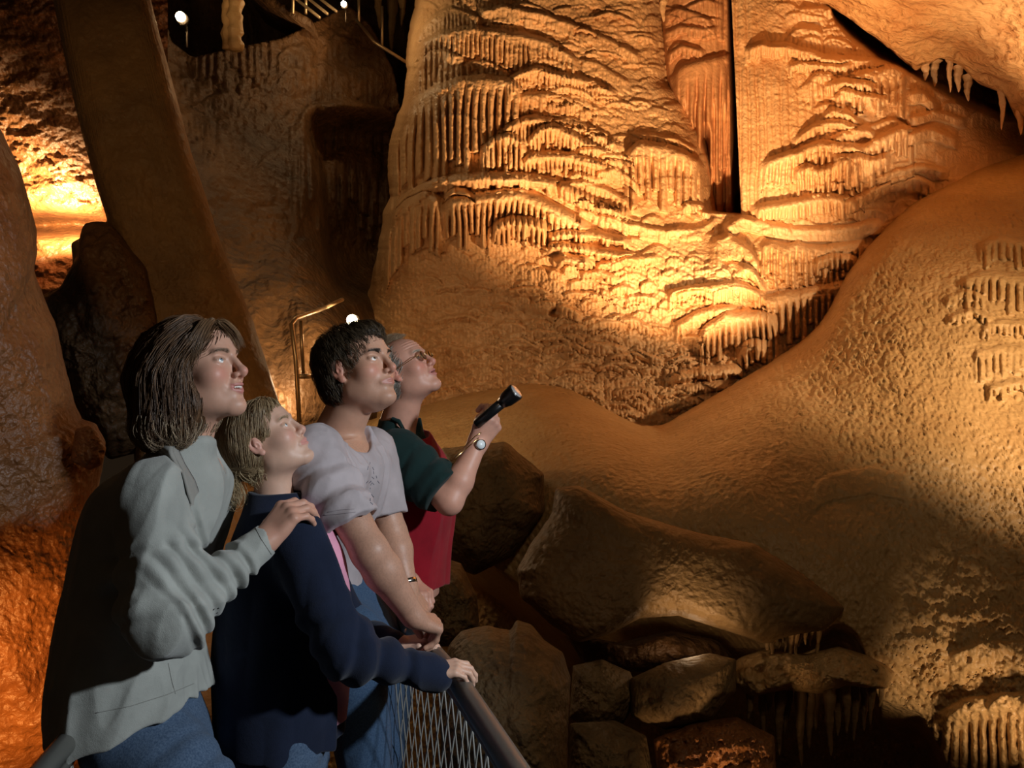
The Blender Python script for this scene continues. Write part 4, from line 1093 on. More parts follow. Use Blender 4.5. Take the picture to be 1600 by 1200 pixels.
# ------------------------------------------------------------------ cloth materials
def cloth_mat(name, col, rough=0.85, weave=900.0, bump=0.25, sheen=0.2, fuzz=0.0, col2=None, vscale=14.0):
    m, nt, b = mat_new(name); N = nt.nodes; L = nt.links
    g = N.new('ShaderNodeTexCoord')
    n = N.new('ShaderNodeTexNoise'); n.inputs['Scale'].default_value = weave; n.inputs['Detail'].default_value = 3
    L.new(g.outputs['Object'], n.inputs['Vector'])
    bp = N.new('ShaderNodeBump'); bp.inputs['Strength'].default_value = bump; bp.inputs['Distance'].default_value = .0015
    L.new(n.outputs['Fac'], bp.inputs['Height'])
    n2 = N.new('ShaderNodeTexNoise'); n2.inputs['Scale'].default_value = 45; n2.inputs['Detail'].default_value = 4; L.new(g.outputs['Object'], n2.inputs['Vector'])
    b2 = N.new('ShaderNodeBump'); b2.inputs['Strength'].default_value = .25; b2.inputs['Distance'].default_value = .006
    L.new(n2.outputs['Fac'], b2.inputs['Height']); L.new(bp.outputs['Normal'], b2.inputs['Normal']); L.new(b2.outputs['Normal'], b.inputs['Normal'])
    mx = N.new('ShaderNodeMix'); mx.data_type = 'RGBA'; c2 = col2 or tuple(c*.82 for c in col)
    mx.inputs[6].default_value = (*c2, 1); mx.inputs[7].default_value = (*col, 1)
    n3_ = N.new('ShaderNodeTexNoise'); n3_.inputs['Scale'].default_value = vscale if not col2 else 260; n3_.inputs['Detail'].default_value = 5
    L.new(g.outputs['Object'], n3_.inputs['Vector'])
    mr = N.new('ShaderNodeMapRange'); mr.inputs['From Min'].default_value = .35; mr.inputs['From Max'].default_value = .65
    L.new(n3_.outputs['Fac'], mr.inputs['Value']); L.new(mr.outputs[0], mx.inputs[0]); L.new(mx.outputs[2], b.inputs['Base Color'])
    b.inputs['Roughness'].default_value = rough; b.inputs['Specular IOR Level'].default_value = .15
    b.inputs['Sheen Weight'].default_value = sheen; b.inputs['Sheen Roughness'].default_value = .5
    return m
M_FLEECE = cloth_mat('grey_fleece', (0.40, 0.41, 0.38), 0.95, 700, .5, .25)
M_FLEECE_IN = cloth_mat('fleece_collar_lining', (0.34, 0.33, 0.30), 0.95, 700, .5, .2)
M_JEANS = cloth_mat('denim', (0.05, 0.085, 0.15), 0.9, 800, .5, .1, col2=(0.10, 0.15, 0.235))
M_JEANS2 = cloth_mat('dark_denim', (0.035, 0.07, 0.14), 0.9, 800, .4, .1, col2=(0.06, 0.11, 0.19))
M_NAVY = cloth_mat('navy_wool', (0.013, 0.019, 0.042), 0.95, 600, .5, .12)
M_PINK = cloth_mat('pink_cotton', (0.80, 0.36, 0.50), 0.85, 600, .3, .1)
M_TEE = cloth_mat('lilac_grey_cotton', (0.50, 0.44, 0.46), 0.9, 900, .2, .1)
M_POLO = cloth_mat('dark_green_cotton', (0.010, 0.030, 0.030), 0.9, 800, .3, .08)
M_VEST = cloth_mat('red_fleece', (0.33, 0.010, 0.022), 0.95, 600, .5, .15)
M_SHOE = simple('shoe_leather', (0.06, 0.05, 0.045), 0.6)
M_BLACK = simple('black_anodised', (0.012, 0.012, 0.013), 0.28, 0.3); M_LENS = simple('torch_lens', (0.5, 0.5, 0.5), 0.1, 0.4)
M_CHROME = simple('watch_steel', (0.75, 0.72, 0.66), 0.22, 1.0); M_DIAL = simple('watch_dial', (0.75, 0.82, 0.86), 0.25)
M_GOLD = simple('gold_wire', (0.80, 0.55, 0.25), 0.25, 1.0); M_SEAM = simple('seam_thread', (0.25, 0.25, 0.23), 0.9); M_SEAMT = simple('hem_thread', (0.33, 0.29, 0.31), 0.9); M_PRINT = simple('shirt_print', (0.12, 0.12, 0.15), 0.9)
M_GLASS, _nt, _b = mat_new('spectacle_glass'); _b.inputs['Transmission Weight'].default_value = 1.0; _b.inputs['Roughness'].default_value = 0.02; _b.inputs['Base Color'].default_value = (1, .93, .80, 1); _b.inputs['IOR'].default_value = 1.1

def wrinkles(a, b, amp, n, t0=0.0, t1=1.0, seed=0, tw=0.0):
    """cloth rings across a limb from a to b"""
    a = A3(a); b = A3(b); ab = b-a; L2 = float(ab@ab); L = math.sqrt(L2)
    def g(p):
        t = (p-a)@ab/L2; r = np.linalg.norm(p-a-np.clip(t, -.2, 1.2)[:, None]*ab, axis=1)
        w = sstep(t0-.06, t0+.06, t)*sstep(t1+.06, t1-.06, t)*sstep(.16, .10, r)
        ph = n*t*6.283+3.4*n3(p+seed, 11)+tw*(p[:, 2]-a[2])/L*3
        return (-amp*w*(np.abs(np.sin(ph*.5))**1.5*1.3-.45)*(.5+1.1*(n3(p+seed*3, 9)+.5))).astype(np.float32)
    return g
def folds(amp, s, dirv, seed=0):
    """long soft folds running along dirv"""
    d = A3(Vector(dirv).normalized())
    def g(p):
        q = p-(p@d)[:, None]*d*.78
        v = n3(q+seed, s)+.5*n3(q+seed+4, s*2.1)
        return (-amp*(1-np.minimum(np.abs(v)*3.2, 1))*1.0+amp*.4).astype(np.float32)
    return g
def mesh_of(fld, lo, hi, h, name, mat, root, colf=None):
    V, q = polygonise(fld, lo, hi, h)
    return np_mesh(name, V, q, mat, root, cols=None if colf is None else colf(V.astype(np.float32)))
def box_of(pts, pad):
    a = np.array([A3(p) for p in pts]); return a.min(0)-pad, a.max(0)+pad
SHELL_H = 0.0032
def hair_cols(c1, c2, var=.25):
    c1 = np.array(c1); c2 = np.array(c2)
    def f(N, rs):
        t = rs.rand(N, 1)**1.5; return (c1*(1-t)+c2*t)*(1+var*(rs.rand(N, 1)-.5))
    return f
def person(name_label, floor_pt):
    r = empty('person', floor_pt); tag(r, name_label, 'person'); return r
def legs(root, hipR, kneeR, footR, hipL, kneeL, footL, mat, r0=.088, r1=.062, r2=.052, waist=None, h=.0055, name='jeans'):
    footR = Vector(footR); footL = Vector(footL); footR.z = footL.z = .085
    J = Fld()
    for hp, k, f in ((hipR, kneeR, footR), (hipL, kneeL, footL)):
        J.u(cone(hp, k, r0, r1), .06); J.u(cone(k, f, r1, r2), .03)
    if waist: J.u(loft(*waist), .05)
    J.disp(folds(.006, 9, (0.2, 0, 1), 3)); J.disp(wrinkles(hipR, kneeR, .005, 5, .0, .35, 1)); J.disp(wrinkles(kneeR, footR, .006, 7, .5, 1.0, 2))
    pts = [hipR, kneeR, footR, hipL, kneeL, footL]; lo, hi = box_of(pts, .2)
    mesh_of(J, lo, hi, h, name, mat, root)
    for k, f in ((kneeR, footR), (kneeL, footL)):
        f = Vector(f); fwd = Vector((.98, -.15, 0)); S = Fld()
        S.u(ell(f+Vector((0, 0, -.03)), (.052, .045, .050))); S.u(ell(f+fwd*.09+Vector((0, 0, -.045)), (.115, .044, .034)), .04)
        S.i(lambda p, z=max(f.z-.078, 0.0): (z-p[:, 2]).astype(np.float32), .004)
        lo, hi = box_of([f, f+fwd*.2], .13); mesh_of(S, lo, hi, .006, 'shoe', M_SHOE, root)

def finger_wrap(P0):
    return P0

def brows(root, H, c, R, S, q, c1, c2, n, w, seed):
    rs = np.random.RandomState(seed)
    for sd in (-1, 1):
        ay = rs.uniform(.013, .048, n); z = .0235+.0040*np.sin(np.clip((ay-.012)/.04, 0, 1)*2.4)+rs.uniform(-.0030, .0036, n)*(1-.5*(ay-.013)/.035)
        p = np.stack([np.full(n, .09), sd*ay, z], 1).astype(np.float32)
        for _ in range(6): g = grad(H, p, .002); p = p-g*(H(p)*.8)[:, None]
        fl = lambda p: np.stack([np.zeros(len(p)), np.full(len(p), sd*1.0), .55-np.clip((np.abs(p[:, 1])-.02)*40, 0, .9)], 1).astype(np.float32)
        V, Q, C = strands(H, p, fl, 4, .0019, .0012, w, hair_cols(c1, c2), rs, .1, .25)
        np_mesh('eyebrow', (V*S)@R.T+np.array(c), Q, M_HAIR, root, cols=C)
# ================================================================== the woman in the grey fleece
def woman():
    S = .94; d = 1.80
    root = person('long-haired woman in pale grey zip fleece and jeans, hand on the girl in navy', (P(250, 1100, d).x, d, 0))
    R = head_frame(13, 16, 1); c = A3(P(311, 583, d)); q = dict(fem=1, smile=1.0, open=.75, nose=1.18, jaw=.92)
    H = head_field(q)
    B = Fld().u(local(H, c, R, S, .165))
    nb = P(288, 712, d+.02)
    B.u(cone(c+R@np.array([-.022, 0, -.055])*S, nb, .050, .054), .035)
    shR, shL = P(238, 768, 1.66), P(330, 765, 1.99); elR = P(258, 968, 1.60); wrR = P(412, 846, 1.765)
    elL = P(268, 960, 2.02); wrL = P(285, 1085, 1.99)
    fx = Vector((.97, -.22, 0))
    tor = [(P(212, 1110, d), .10, .15), (P(205, 1000, d), .095, .13), (P(222, 900, d), .10, .135), (P(250, 800, d), .105, .15), (P(275, 745, d), .08, .15), (P(288, 712, d), .055, .07)]
    B.u(loft(tor, fx), .03)
    for sh, el, wr in ((shR, elR, wrR), (shL, elL, wrL)):
        B.u(cone(sh, el, .044, .036), .04); B.u(cone(el, wr, .036, .0255), .02)
    hx = P(466, 776, 1.80)-P(410, 846, 1.755); HR = axes(hx, (-.35, -.72, .45))
    th = [(.012, .016, -.008), (.040, .040, -.014), (.066, .050, -.026), (.085, .050, -.042)]
    hf = hand_field([(46, 30, 18), (46, 32, 18), (46, 34, 18), (48, 34, 18)], th, .07, 1, 1.0)
    B.u(local(hf, wrR, HR, .93, .22), .02)
    HL = axes((.2, -.1, -1), (1, 0, .2)); B.u(local(hand_field([(20, 20, 10)]*4, th, .06, -1), wrL, HL, .9, .22), .02)
    lo, hi = box_of([c, nb, shR, shL, elR, wrR, wrL, P(205, 1110, d), P(500, 800, 1.9)], .2)
    def cf(V):
        ql = ((V-c)@R)/S
        cc = skin_cols(ql, (.62, .345, .245), (.52, .18, .16), (.13, .075, .042), (.62, .20, .15), q)
        hd = np.linalg.norm(V-A3(wrR)-A3(hx.normalized()*.09), axis=1)
        k = (sstep(.16, .10, hd)*.25*(n3(V, 60)+.8))[:, None]; cc = cc*(1-k)+np.array((.60, .26, .20))*k
        return cc
    mesh_of(B, lo, hi, .0023, 'body', M_SKIN, root, cf)
    eyes(root, c, R, S, 'blue', (1, -.05, .30)); brows(root, head_field(q), c, R, S, q, (.10, .055, .03), (.22, .13, .07), 70, .00035, 11)
    g = Geo(); te = []
    for i in range(7):
        y = (i-3)*.0062; x = .0865-.35*y*y/.02
        g.ball((np.array([x+.0030, y*.92, -.0568])*S)@R.T+c, .0037*S, 10, 8, (1, 1, 1.15))
    g.build('teeth', M_TEETH, root)
    # hair: a soft mass, parted, falling to the shoulders
    Hr = Fld(); E = lambda o, r: local(Fld().u(ell(o, r)), c, R, S, .30)
    Hr.u(E((-.020, 0, .042), (.106, .089, .092)))
    Hr.u(E((-.045, 0, -.03), (.070, .086, .10)), .05)
    Hr.u(cone(P(260, 600, d), P(254, 660, d), .076, .056), .05)
    Hr.u(cone(P(262, 600, d-.06), P(248, 672, d-.07), .038, .036), .04)
    Hr.u(cone(P(305, 560, d-.06), P(276, 668, d-.075), .022, .026), .03)
    Hr.s(local(Fld().u(ell((.105, 0, -.055), (.090, .088, .120))), c, R, S, .4), .02)
    Hr.s(local(Fld().u(ell((.075, -.075, -.035), (.062, .050, .075))), c, R, S, .4), .02)
    Hr.disp(lambda p: (.006*n3(p*np.array([1, 1, .22], dtype=np.float32), 60)+.004*n3(p*np.array([1, 1, .3], dtype=np.float32), 140)).astype(np.float32))
    lo, hi = box_of([c, P(236, 690, d)], .18)
    V, Q = polygonise(Hr, lo, hi, .0035); rs_ = np.random.RandomState(1)
    G_ = Geo(); G_.add(V, Q); C_ = [np.tile(np.array((.035, .018, .009)), (len(V), 1))]
    part = c+R@np.array([.035, .012, .12])*S
    def flow(p):
        r = (p-part); r[:, 2] = 0; r /= np.linalg.norm(r, axis=1, keepdims=True)+1e-6
        back = np.array([-.9, -.35, 0], dtype=np.float32)
        w = sstep(.16, .0, part[2]-p[:, 2])[:, None]
        low = sstep(P(0, 650, d).z, P(0, 690, d).z, p[:, 2])[:, None]
        return (w*(r*.5+back*.9)+np.array([0, 0, -1.0])+np.array([.35, -.35, .25])*low).astype(np.float32)
    top = lambda V: V[:, 2] > P(0, 640, d).z
    sd = surf_seeds(Hr, lo, hi, .007, 5200, rs_, top)
    v, qq, cc = strands(Hr, sd, flow, 16, .0125, .006, .00065, hair_cols((.075, .038, .018), (.24, .125, .06)), rs_)
    G_.add(v, qq); C_.append(cc)
    sd = surf_seeds(Hr, lo, hi, .007, 2600, rs_, lambda V: (V[:, 2] < P(0, 640, d).z))
    v, qq, cc = strands(Hr, sd, flow, 9, .010, .010, .0006, hair_cols((.12, .07, .04), (.50, .37, .23)), rs_, .25, .5)
    G_.add(v, qq); C_.append(cc)
    # fringe swept over the temple
    f0 = np.array([c+R@np.array([.060+.02*rs_.rand(), -.012-.012*rs_.rand(), .100+.008*rs_.rand()])*S for _ in range(700)])
    HB = local(Fld().u(ell((-.010, 0, .034), (.104, .080, .094))), c, R, S, .3)
    v, qq, cc = strands(HB, f0, lambda p: (np.array([-.25, -.9, -1.0])*np.ones((len(p), 3))).astype(np.float32), 12, .0105, .010, .0006, hair_cols((.09, .048, .024), (.30, .17, .085)), rs_, .15, .22)
    G_.add(v, qq); C_.append(cc)
    f0 = np.array([c+R@np.array([.066+.014*rs_.rand(), .0+.03*rs_.rand(), .098+.008*rs_.rand()])*S for _ in range(420)])
    v, qq, cc = strands(HB, f0, lambda p: (R@np.array([.9, .5, -.9])*np.ones((len(p), 3))).astype(np.float32), 8, .0095, .014, .0006, hair_cols((.15, .08, .04), (.40, .24, .12)), rs_, .2, .25)
    G_.add(v, qq); C_.append(cc)
    np_mesh('hair', np.concatenate(G_.V), np.concatenate(G_.Q), M_HAIR, root, cols=np.concatenate(C_))
    # fleece
    J = Fld()
    tj = [(P(224, 1160, d), .150, .185), (P(214, 1119, d), .148, .182), (P(206, 1070, d), .141, .175), (P(202, 1000, d), .130, .165), (P(214, 900, d), .128, .162), (P(242, 800, d), .132, .172), (P(262, 750, d), .112, .168), (P(280, 715, d), .068, .092), (P(288, 690, d), .060, .066)]
    J.u(loft(tj, fx))
    J.u(cone(shR, elR, .066, .064), .05); J.u(cone(elR, P(417, 842, 1.77), .060, .0385), .035)
    J.u(cone(shL, elL, .062, .055), .05); J.u(cone(elL, P(284, 1072, 1.99), .052, .038), .03)
    J.i(lambda p, o=A3(P(245, 1102, d)), n_=A3(Vector((.335, 0, -.94)).normalized()): ((p-o)@n_).astype(np.float32), .004)
    # open neck: cut a wedge in front, and the cuff and the hem are open
    J.s(cone(P(332, 655, d+.01), P(348, 735, d+.05), .050, .012), .012)
    J.s(cone(P(295, 678, d+.02), P(298, 640, d+.02), .042, .055), .01)
    J.s(cone(P(424, 838, 1.775), P(440, 830, 1.80), .030, .034), .004)
    J.disp(folds(.020, 6.5, (.12, 0, 1), 11)); J.disp(folds(.007, 15, (.3, .1, 1), 13))
    J.disp(wrinkles(elR, wrR, .0095, 7, .02, .78, 4, .3)); J.disp(wrinkles(shR, elR, .010, 4, .45, 1.0, 8, .4)); J.disp(wrinkles(P(225, 900, d), P(205, 1119, d), .009, 4, .2, .9, 21))
    lo, hi = box_of([P(206, 1150, d), shR, shL, elR, wrR, nb, elL], .19)
    jk = mesh_of(J, lo, hi, SHELL_H, 'fleece_jacket', M_FLEECE, root)
    for L in ([(263, 1036), (265, 1047), (268, 1062), (274, 1084)], [(150, 1114), (205, 1103), (262, 1085), (303, 1068)], [(398, 822), (408, 842), (424, 866)]):
        stitched(J, [L], 'seam', M_SEAM, jk)
    # turned collar flap and the double seams
    g = Geo(); A = [P(246, 704, 1.70), P(268, 716, 1.67), P(290, 738, 1.65), P(310, 766, 1.65), P(325, 784, 1.67)]; Bo = [P(262, 672, 1.73), P(290, 680, 1.70), P(318, 700, 1.69), P(338, 736, 1.69), P(341, 764, 1.70)]
    A = [Vector(v) for v in project(J, A, .003)]; Bo = [Vector(v) for v in project(J, Bo, .012)]
    g = Geo(); V = []; nn = 24
    for k in range(nn+1):
        t = k/nn*4; i = min(int(t), 3); f = t-i; a = A[i].lerp(A[i+1], f); b = Bo[i].lerp(Bo[i+1], f)
        for j in range(7):
            s = j/6; m = a.lerp(b, s)+Vector((0, -1, .15))*(.010*math.sin(s*math.pi)); V.append(m+Vector((0, -.004, 0)))
        for j in range(7):
            s = 1-j/6; m = a.lerp(b, s)+Vector((0, -1, .15))*(.010*math.sin(s*math.pi)); V.append(m+Vector((.002, .006, 0)))
    qd = [(i*14+j, i*14+(j+1) % 14, (i+1)*14+(j+1) % 14, (i+1)*14+j) for i in range(nn) for j in range(14)]
    g.add(V, qd).build('collar', M_FLEECE_IN, root)
    # jeans
    legs(root, P(262, 1192, 1.72), P(432, 1380, 1.61), P(405, 1850, 1.60), P(215, 1135, 1.90), P(330, 1330, 1.95), P(300, 1700, 1.95), M_JEANS, .088, .068, .055,
         ([(P(240, 1190, d), .115, .150), (P(226, 1140, d), .118, .150), (P(212, 1075, d), .104, .140)], fx))
woman()

# ================================================================== the girl in navy
def girl():
    S = .835; d = 2.0
    root = person('fair-haired girl in a navy cardigan over pink, both hands on the rail', (P(430, 1100, d).x, d, 0))
    R = head_frame(3, 33, -3); c = A3(P(417, 689, d)); q = dict(fem=1, nose=.93, jaw=.98, chub=1, open=.15)
    B = Fld().u(local(head_field(q), c, R, S, .165)); nb = P(428, 775, d+.01)
    B.u(cone(c+R@np.array([-.018, 0, -.055])*S, nb, .041, .047), .03)
    shR, shL = P(462, 832, 1.86), P(475, 825, 2.15); elR = P(538, 1016, 1.80); wrR = P(668, 1052, 1.89)
    elL = P(548, 990, 2.28); wrL = P(622, 1006, 2.14); fx = Vector((.98, -.18, 0))
    tor = [(P(440, 1170, d), .10, .12), (P(440, 1020, d), .09, .11), (P(440, 900, d), .092, .115), (P(442, 830, d), .085, .12), (P(430, 785, d), .05, .06)]
    B.u(loft(tor, fx), .03)
    for sh, el, wr in ((shR, elR, wrR), (shL, elL, wrL)):
        B.u(cone(sh, el, .036, .030), .03); B.u(cone(el, wr, .030, .0215), .02)
    th = [(.012, .014, -.008), (.036, .036, -.014), (.058, .046, -.024), (.076, .050, -.036)]
    HR = axes((.96, .25, .04), (-.10, -.30, 1)); wR2 = P(669, 1048, 1.89)
    B.u(local(hand_field([(22, 34, 26), (24, 36, 26), (26, 38, 26), (30, 38, 26)], th, .06, 1, .95), wR2, HR, .74, .2), .015)
    HL = axes((.97, .12, .10), (-.1, -.2, 1))
    thL = [(.012, .014, -.008), (.040, .036, -.006), (.070, .046, .004), (.096, .046, -.012)]
    B.u(local(hand_field([(30, 34, 20)]*4, thL, .04, -1, .95), wrL, HL, .74, .2), .015)
    lo, hi = box_of([c, nb, shR, shL, elR, wrR, wrL, P(440, 1170, d), P(740, 1050, 2.0), P(480, 640, d)], .15)
    def cf(V):
        cc = skin_cols(((V-c)@R)/S, (.68, .42, .31), (.62, .25, .22), (.34, .23, .14), (.68, .28, .23), q); return cc
    mesh_of(B, lo, hi, .0021, 'body', M_SKIN, root, cf)
    eyes(root, c, R, S, 'blue', (1, 0, .2)); brows(root, head_field(q), c, R, S, q, (.30, .20, .11), (.45, .33, .2), 60, .0003, 12)
    # hair drawn back behind the ears into a low ponytail
    E = lambda o, r: local(Fld().u(ell(o, r)), c, R, S, .30)
    Hr = Fld(); Hr.u(E((-.026, 0, .037), (.100, .083, .086))); Hr.u(E((-.050, 0, -.015), (.072, .072, .075)), .03); Hr.u(E((.034, 0, .078), (.048, .062, .036)), .02)
    Hr.s(local(Fld().u(ell((.126, 0, -.056), (.078, .080, .112))), c, R, S, .4), .015)
    Hr.s(local(Fld().u(ell((.006, -.085, -.020), (.034, .026, .050))), c, R, S, .4), .012)
    tail = [A3(P(342, 700, d)), A3(P(345, 742, d)), A3(P(366, 778, d-.06))]
    Hr.u(cone(tail[0], tail[1], .036, .030), .03); Hr.u(cone(tail[1], tail[2], .028, .008), .02)
    Hr.disp(lambda p: (.004*n3(p, 70)).astype(np.float32))
    lo, hi = box_of([c, tail[1], tail[2]], .14)
    V, Q = polygonise(Hr, lo, hi, .0035); rs_ = np.random.RandomState(2)
    G_ = Geo(); G_.add(V, Q); C_ = [np.tile(np.array((.22, .14, .07)), (len(V), 1))]
    t0 = A3(P(338, 702, d))
    def flow(p):
        r = t0-p; n_ = np.linalg.norm(r, axis=1, keepdims=True); low = sstep(P(0, 715, d).z, P(0, 735, d).z, p[:, 2])[:, None]
        tailm = sstep(.055, .03, n_)
        down = np.array([.10, -.12, -1.0])
        m = np.maximum(tailm, 1-low)
        return (r/(n_+1e-6)*(1-m)+down*m).astype(np.float32)
    sd = surf_seeds(Hr, lo, hi, .006, 6000, rs_)
    v, qq, cc = strands(Hr, sd, flow, 13, .010, .004, .00055, hair_cols((.26, .165, .08), (.56, .42, .25)), rs_, 0, .16)
    G_.add(v, qq); C_.append(cc)
    sd = surf_seeds(Hr, lo, hi, .006, 500, rs_, lambda V: V[:, 2] < P(0, 725, d).z)
    v, qq, cc = strands(Hr, sd, lambda p: np.tile(np.array([[.35, -.25, -1.]], dtype=np.float32), (len(p), 1)), 9, .009, .014, .0005, hair_cols((.3, .2, .1), (.62, .48, .28)), rs_, .5, .5)
    G_.add(v, qq); C_.append(cc)
    np_mesh('hair', np.concatenate(G_.V), np.concatenate(G_.Q), M_HAIR, root, cols=np.concatenate(C_))
    # pink top, showing in the opening of the cardigan
    T = Fld(); T.u(loft([(P(456, 1122, d), .134, .09), (P(458, 1060, d), .142, .09), (P(458, 980, d), .146, .095), (P(460, 900, d), .133, .10), (P(460, 850, d), .112, .09), (P(450, 795, d), .072, .07), (P(438, 778, d), .050, .05)], fx))
    T.s(cone(P(432, 790, d), P(430, 750, d), .044, .05), .008); T.disp(folds(.004, 12, (0, 0, 1), 5))
    lo, hi = box_of([P(452, 1130, d), P(440, 770, d)], .17); mesh_of(T, lo, hi, .0042, 'pink_top', M_PINK, root)
    J = Fld(); J.u(loft([(P(440, 1190, d), .150, .168), (P(440, 1150, d), .152, .168), (P(440, 1080, d), .151, .165), (P(438, 1000, d), .150, .160), (P(438, 900, d), .135, .155), (P(442, 840, d), .112, .150), (P(436, 795, d), .076, .10), (P(430, 770, d), .058, .064)], fx))
    fr = P(452, 940, d)+fx*.155
    J.s(loft([(P(455, 1200, d)+fx*.155, .030, .045), (P(455, 1120, d)+fx*.150, .028, .042), (P(455, 1000, d)+fx*.152, .022, .034), (P(455, 900, d)+fx*.135, .026, .036), (P(458, 820, d)+fx*.10, .024, .034), (P(450, 780, d)+fx*.07, .02, .03)], fx), .008)
    J.u(cone(shR, elR, .062, .058), .045); J.u(cone(elR, P(684, 1054, 1.905), .054, .037), .035)
    J.s(cone(P(684, 1053, 1.905), P(720, 1052, 1.93), .028, .03), .004)
    J.u(cone(shL, elL, .060, .054), .045); J.u(cone(elL, P(616, 1005, 2.145), .050, .035), .035)
    J.i(lambda p, z=P(0, 1152, d).z: (z-p[:, 2]).astype(np.float32), .004)
    J.s(cone(P(430, 775, d), P(428, 745, d), .048, .055), .008)
    J.disp(folds(.009, 8, (.15, 0, 1), 31)); J.disp(wrinkles(elR, wrR, .009, 3, -.05, .75, 14, 1)); J.disp(wrinkles(shR, elR, .008, 4, .6, 1.05, 18))
    lo, hi = box_of([P(440, 1160, d), shR, shL, elR, wrR, elL, wrL, nb], .17); mesh_of(J, lo, hi, SHELL_H, 'cardigan', M_NAVY, root)
    legs(root, P(440, 1160, 1.92), P(465, 1400, 1.92), P(450, 1640, 1.95), P(440, 1150, 2.08), P(475, 1335, 2.08), P(450, 1600, 2.1), M_JEANS, .082, .060, .050, ([(P(440, 1190, d), .105, .13), (P(440, 1140, d), .11, .13), (P(440, 1100, d), .10, .12)], fx))
girl()

# ================================================================== the man in the grey T-shirt
def man():
    S = .985; d = 2.25
    root = person('short-haired man in a lilac-grey T-shirt leaning on the rail with both arms', (P(535, 980, 2.36).x, 2.36, 0))
    R = head_frame(29, 17, 0); c = A3(P(561, 578, d)); q = dict(nose=1.22, jaw=1.03)
    B = Fld().u(local(head_field(q), c, R, S, .165)); nb = P(530, 672, d+.04)
    B.u(cone(c+R@np.array([-.024, 0, -.055])*S, nb, .057, .064), .035)
    B.u(ell(c+R@np.array([.030, 0, -.105])*S, (.018, .016, .016)), .035)
    shR, shL = P(492, 712, 2.08), P(578, 712, 2.46); elR = P(578, 862, 2.00); wrR = P(645, 962, 2.07); elL = P(612, 835, 2.42); wrL = P(636, 918, 2.36); fx = Vector((.93, -.36, 0))
    tor = [(P(535, 985, 2.38), .09, .14), (P(506, 880, 2.37), .075, .12), (P(515, 790, 2.30), .115, .165), (P(525, 720, 2.26), .10, .17), (P(530, 685, 2.27), .06, .09)]
    B.u(loft(tor, fx), .03)
    for sh, el, wr in ((shR, elR, wrR), (shL, elL, wrL)):
        m1 = Vector(sh).lerp(Vector(el), .5); m2 = Vector(el).lerp(Vector(wr), .3)
        B.u(cone(sh, m1, .056, .050), .04); B.u(cone(m1, el, .050, .043), .02); B.u(cone(el, m2, .044, .045), .02); B.u(cone(m2, wr, .045, .029), .02)
    th = [(.012, .018, -.010), (.040, .036, -.026), (.064, .034, -.046), (.078, .020, -.056)]
    HR = axes(P(692, 978, 2.13)-P(645, 962, 2.07), (.10, -.35, 1))
    B.u(local(hand_field([(62, 30, 30), (64, 32, 30), (66, 34, 30), (68, 36, 30)], th, .03, 1, 1.08), wrR, HR, .92, .2), .02)
    HL = axes(P(664, 955, 2.36)-P(636, 918, 2.36), (.3, -.1, 1))
    B.u(local(hand_field([(45, 55, 35)]*4, th, .03, -1, 1.05), wrL, HL, .95, .2), .02)
    lo, hi = box_of([c, nb, shR, shL, elR, wrR, wrL, P(545, 985, 2.38), P(700, 1000, 2.15), P(520, 560, d)], .16)
    def cf(V):
        ql = ((V-c)@R)/S
        cc = skin_cols(ql, (.58, .325, .225), (.48, .19, .155), (.05, .032, .022), (.60, .20, .15), q, .30)
        for w in (wrR, wrL):
            hd = np.linalg.norm(V-A3(w), axis=1); k = (sstep(.34, .10, hd)*.22*(n3(V, 40)+.7))[:, None]; cc = cc*(1-k)+np.array((.52, .26, .18))*k
        m = (sstep(-.10, -.16, ql[:, 2])*(np.linalg.norm(ql, axis=1) > .2)*.09*(n3(V*np.array([1, 1, .35], dtype=np.float32), 700) > .05))[:, None]
        return cc*(1-m*1.2)
    mesh_of(B, lo, hi, .0024, 'body', M_SKIN, root, cf)
    eyes(root, c, R, S, 'brown', (1, .1, .28)); brows(root, head_field(q), c, R, S, q, (.025, .016, .01), (.07, .045, .03), 150, .00045, 13)
    E = lambda o, r: local(Fld().u(ell(o, r)), c, R, S, .30)
    Hr = Fld(); Hr.u(E((-.024, 0, .042), (.104, .083, .087))); Hr.u(E((-.048, 0, -.020), (.072, .074, .078)), .03); Hr.u(E((.045, 0, .088), (.045, .05, .026)), .02)
    Hr.s(local(Fld().u(ell((.106, 0, -.040), (.082, .10, .112))), c, R, S, .4), .012)
    Hr.s(local(Fld().u(ell((.006, -.088, -.014), (.032, .030, .046))), c, R, S, .4), .010)
    Hr.s(local(Fld().u(ell((.010, .088, -.026), (.034, .026, .050))), c, R, S, .4), .010)
    Hr.disp(lambda p: (.006*n3(p, 55)+.003*n3(p, 130)).astype(np.float32))
    lo, hi = box_of([c], .19); V, Q = polygonise(Hr, lo, hi, .0035); rs_ = np.random.RandomState(3)
    G_ = Geo(); G_.add(V, Q); C_ = [np.tile(np.array((.030, .021, .013)), (len(V), 1))]
    crown = c+R@np.array([-.07, 0, .12])*S
    def flow(p):
        r = p-crown; r /= np.linalg.norm(r, axis=1, keepdims=True)+1e-6; return (r+np.array([.25, -.2, -.55])).astype(np.float32)
    sd = surf_seeds(Hr, lo, hi, .006, 9000, rs_)
    v, qq, cc = strands(Hr, sd, flow, 6, .0075, .008, .0006, hair_cols((.045, .032, .02), (.13, .09, .05)), rs_, .3, .45)
    G_.add(v, qq); C_.append(cc); np_mesh('hair', np.concatenate(G_.V), np.concatenate(G_.Q), M_HAIR, root, cols=np.concatenate(C_))
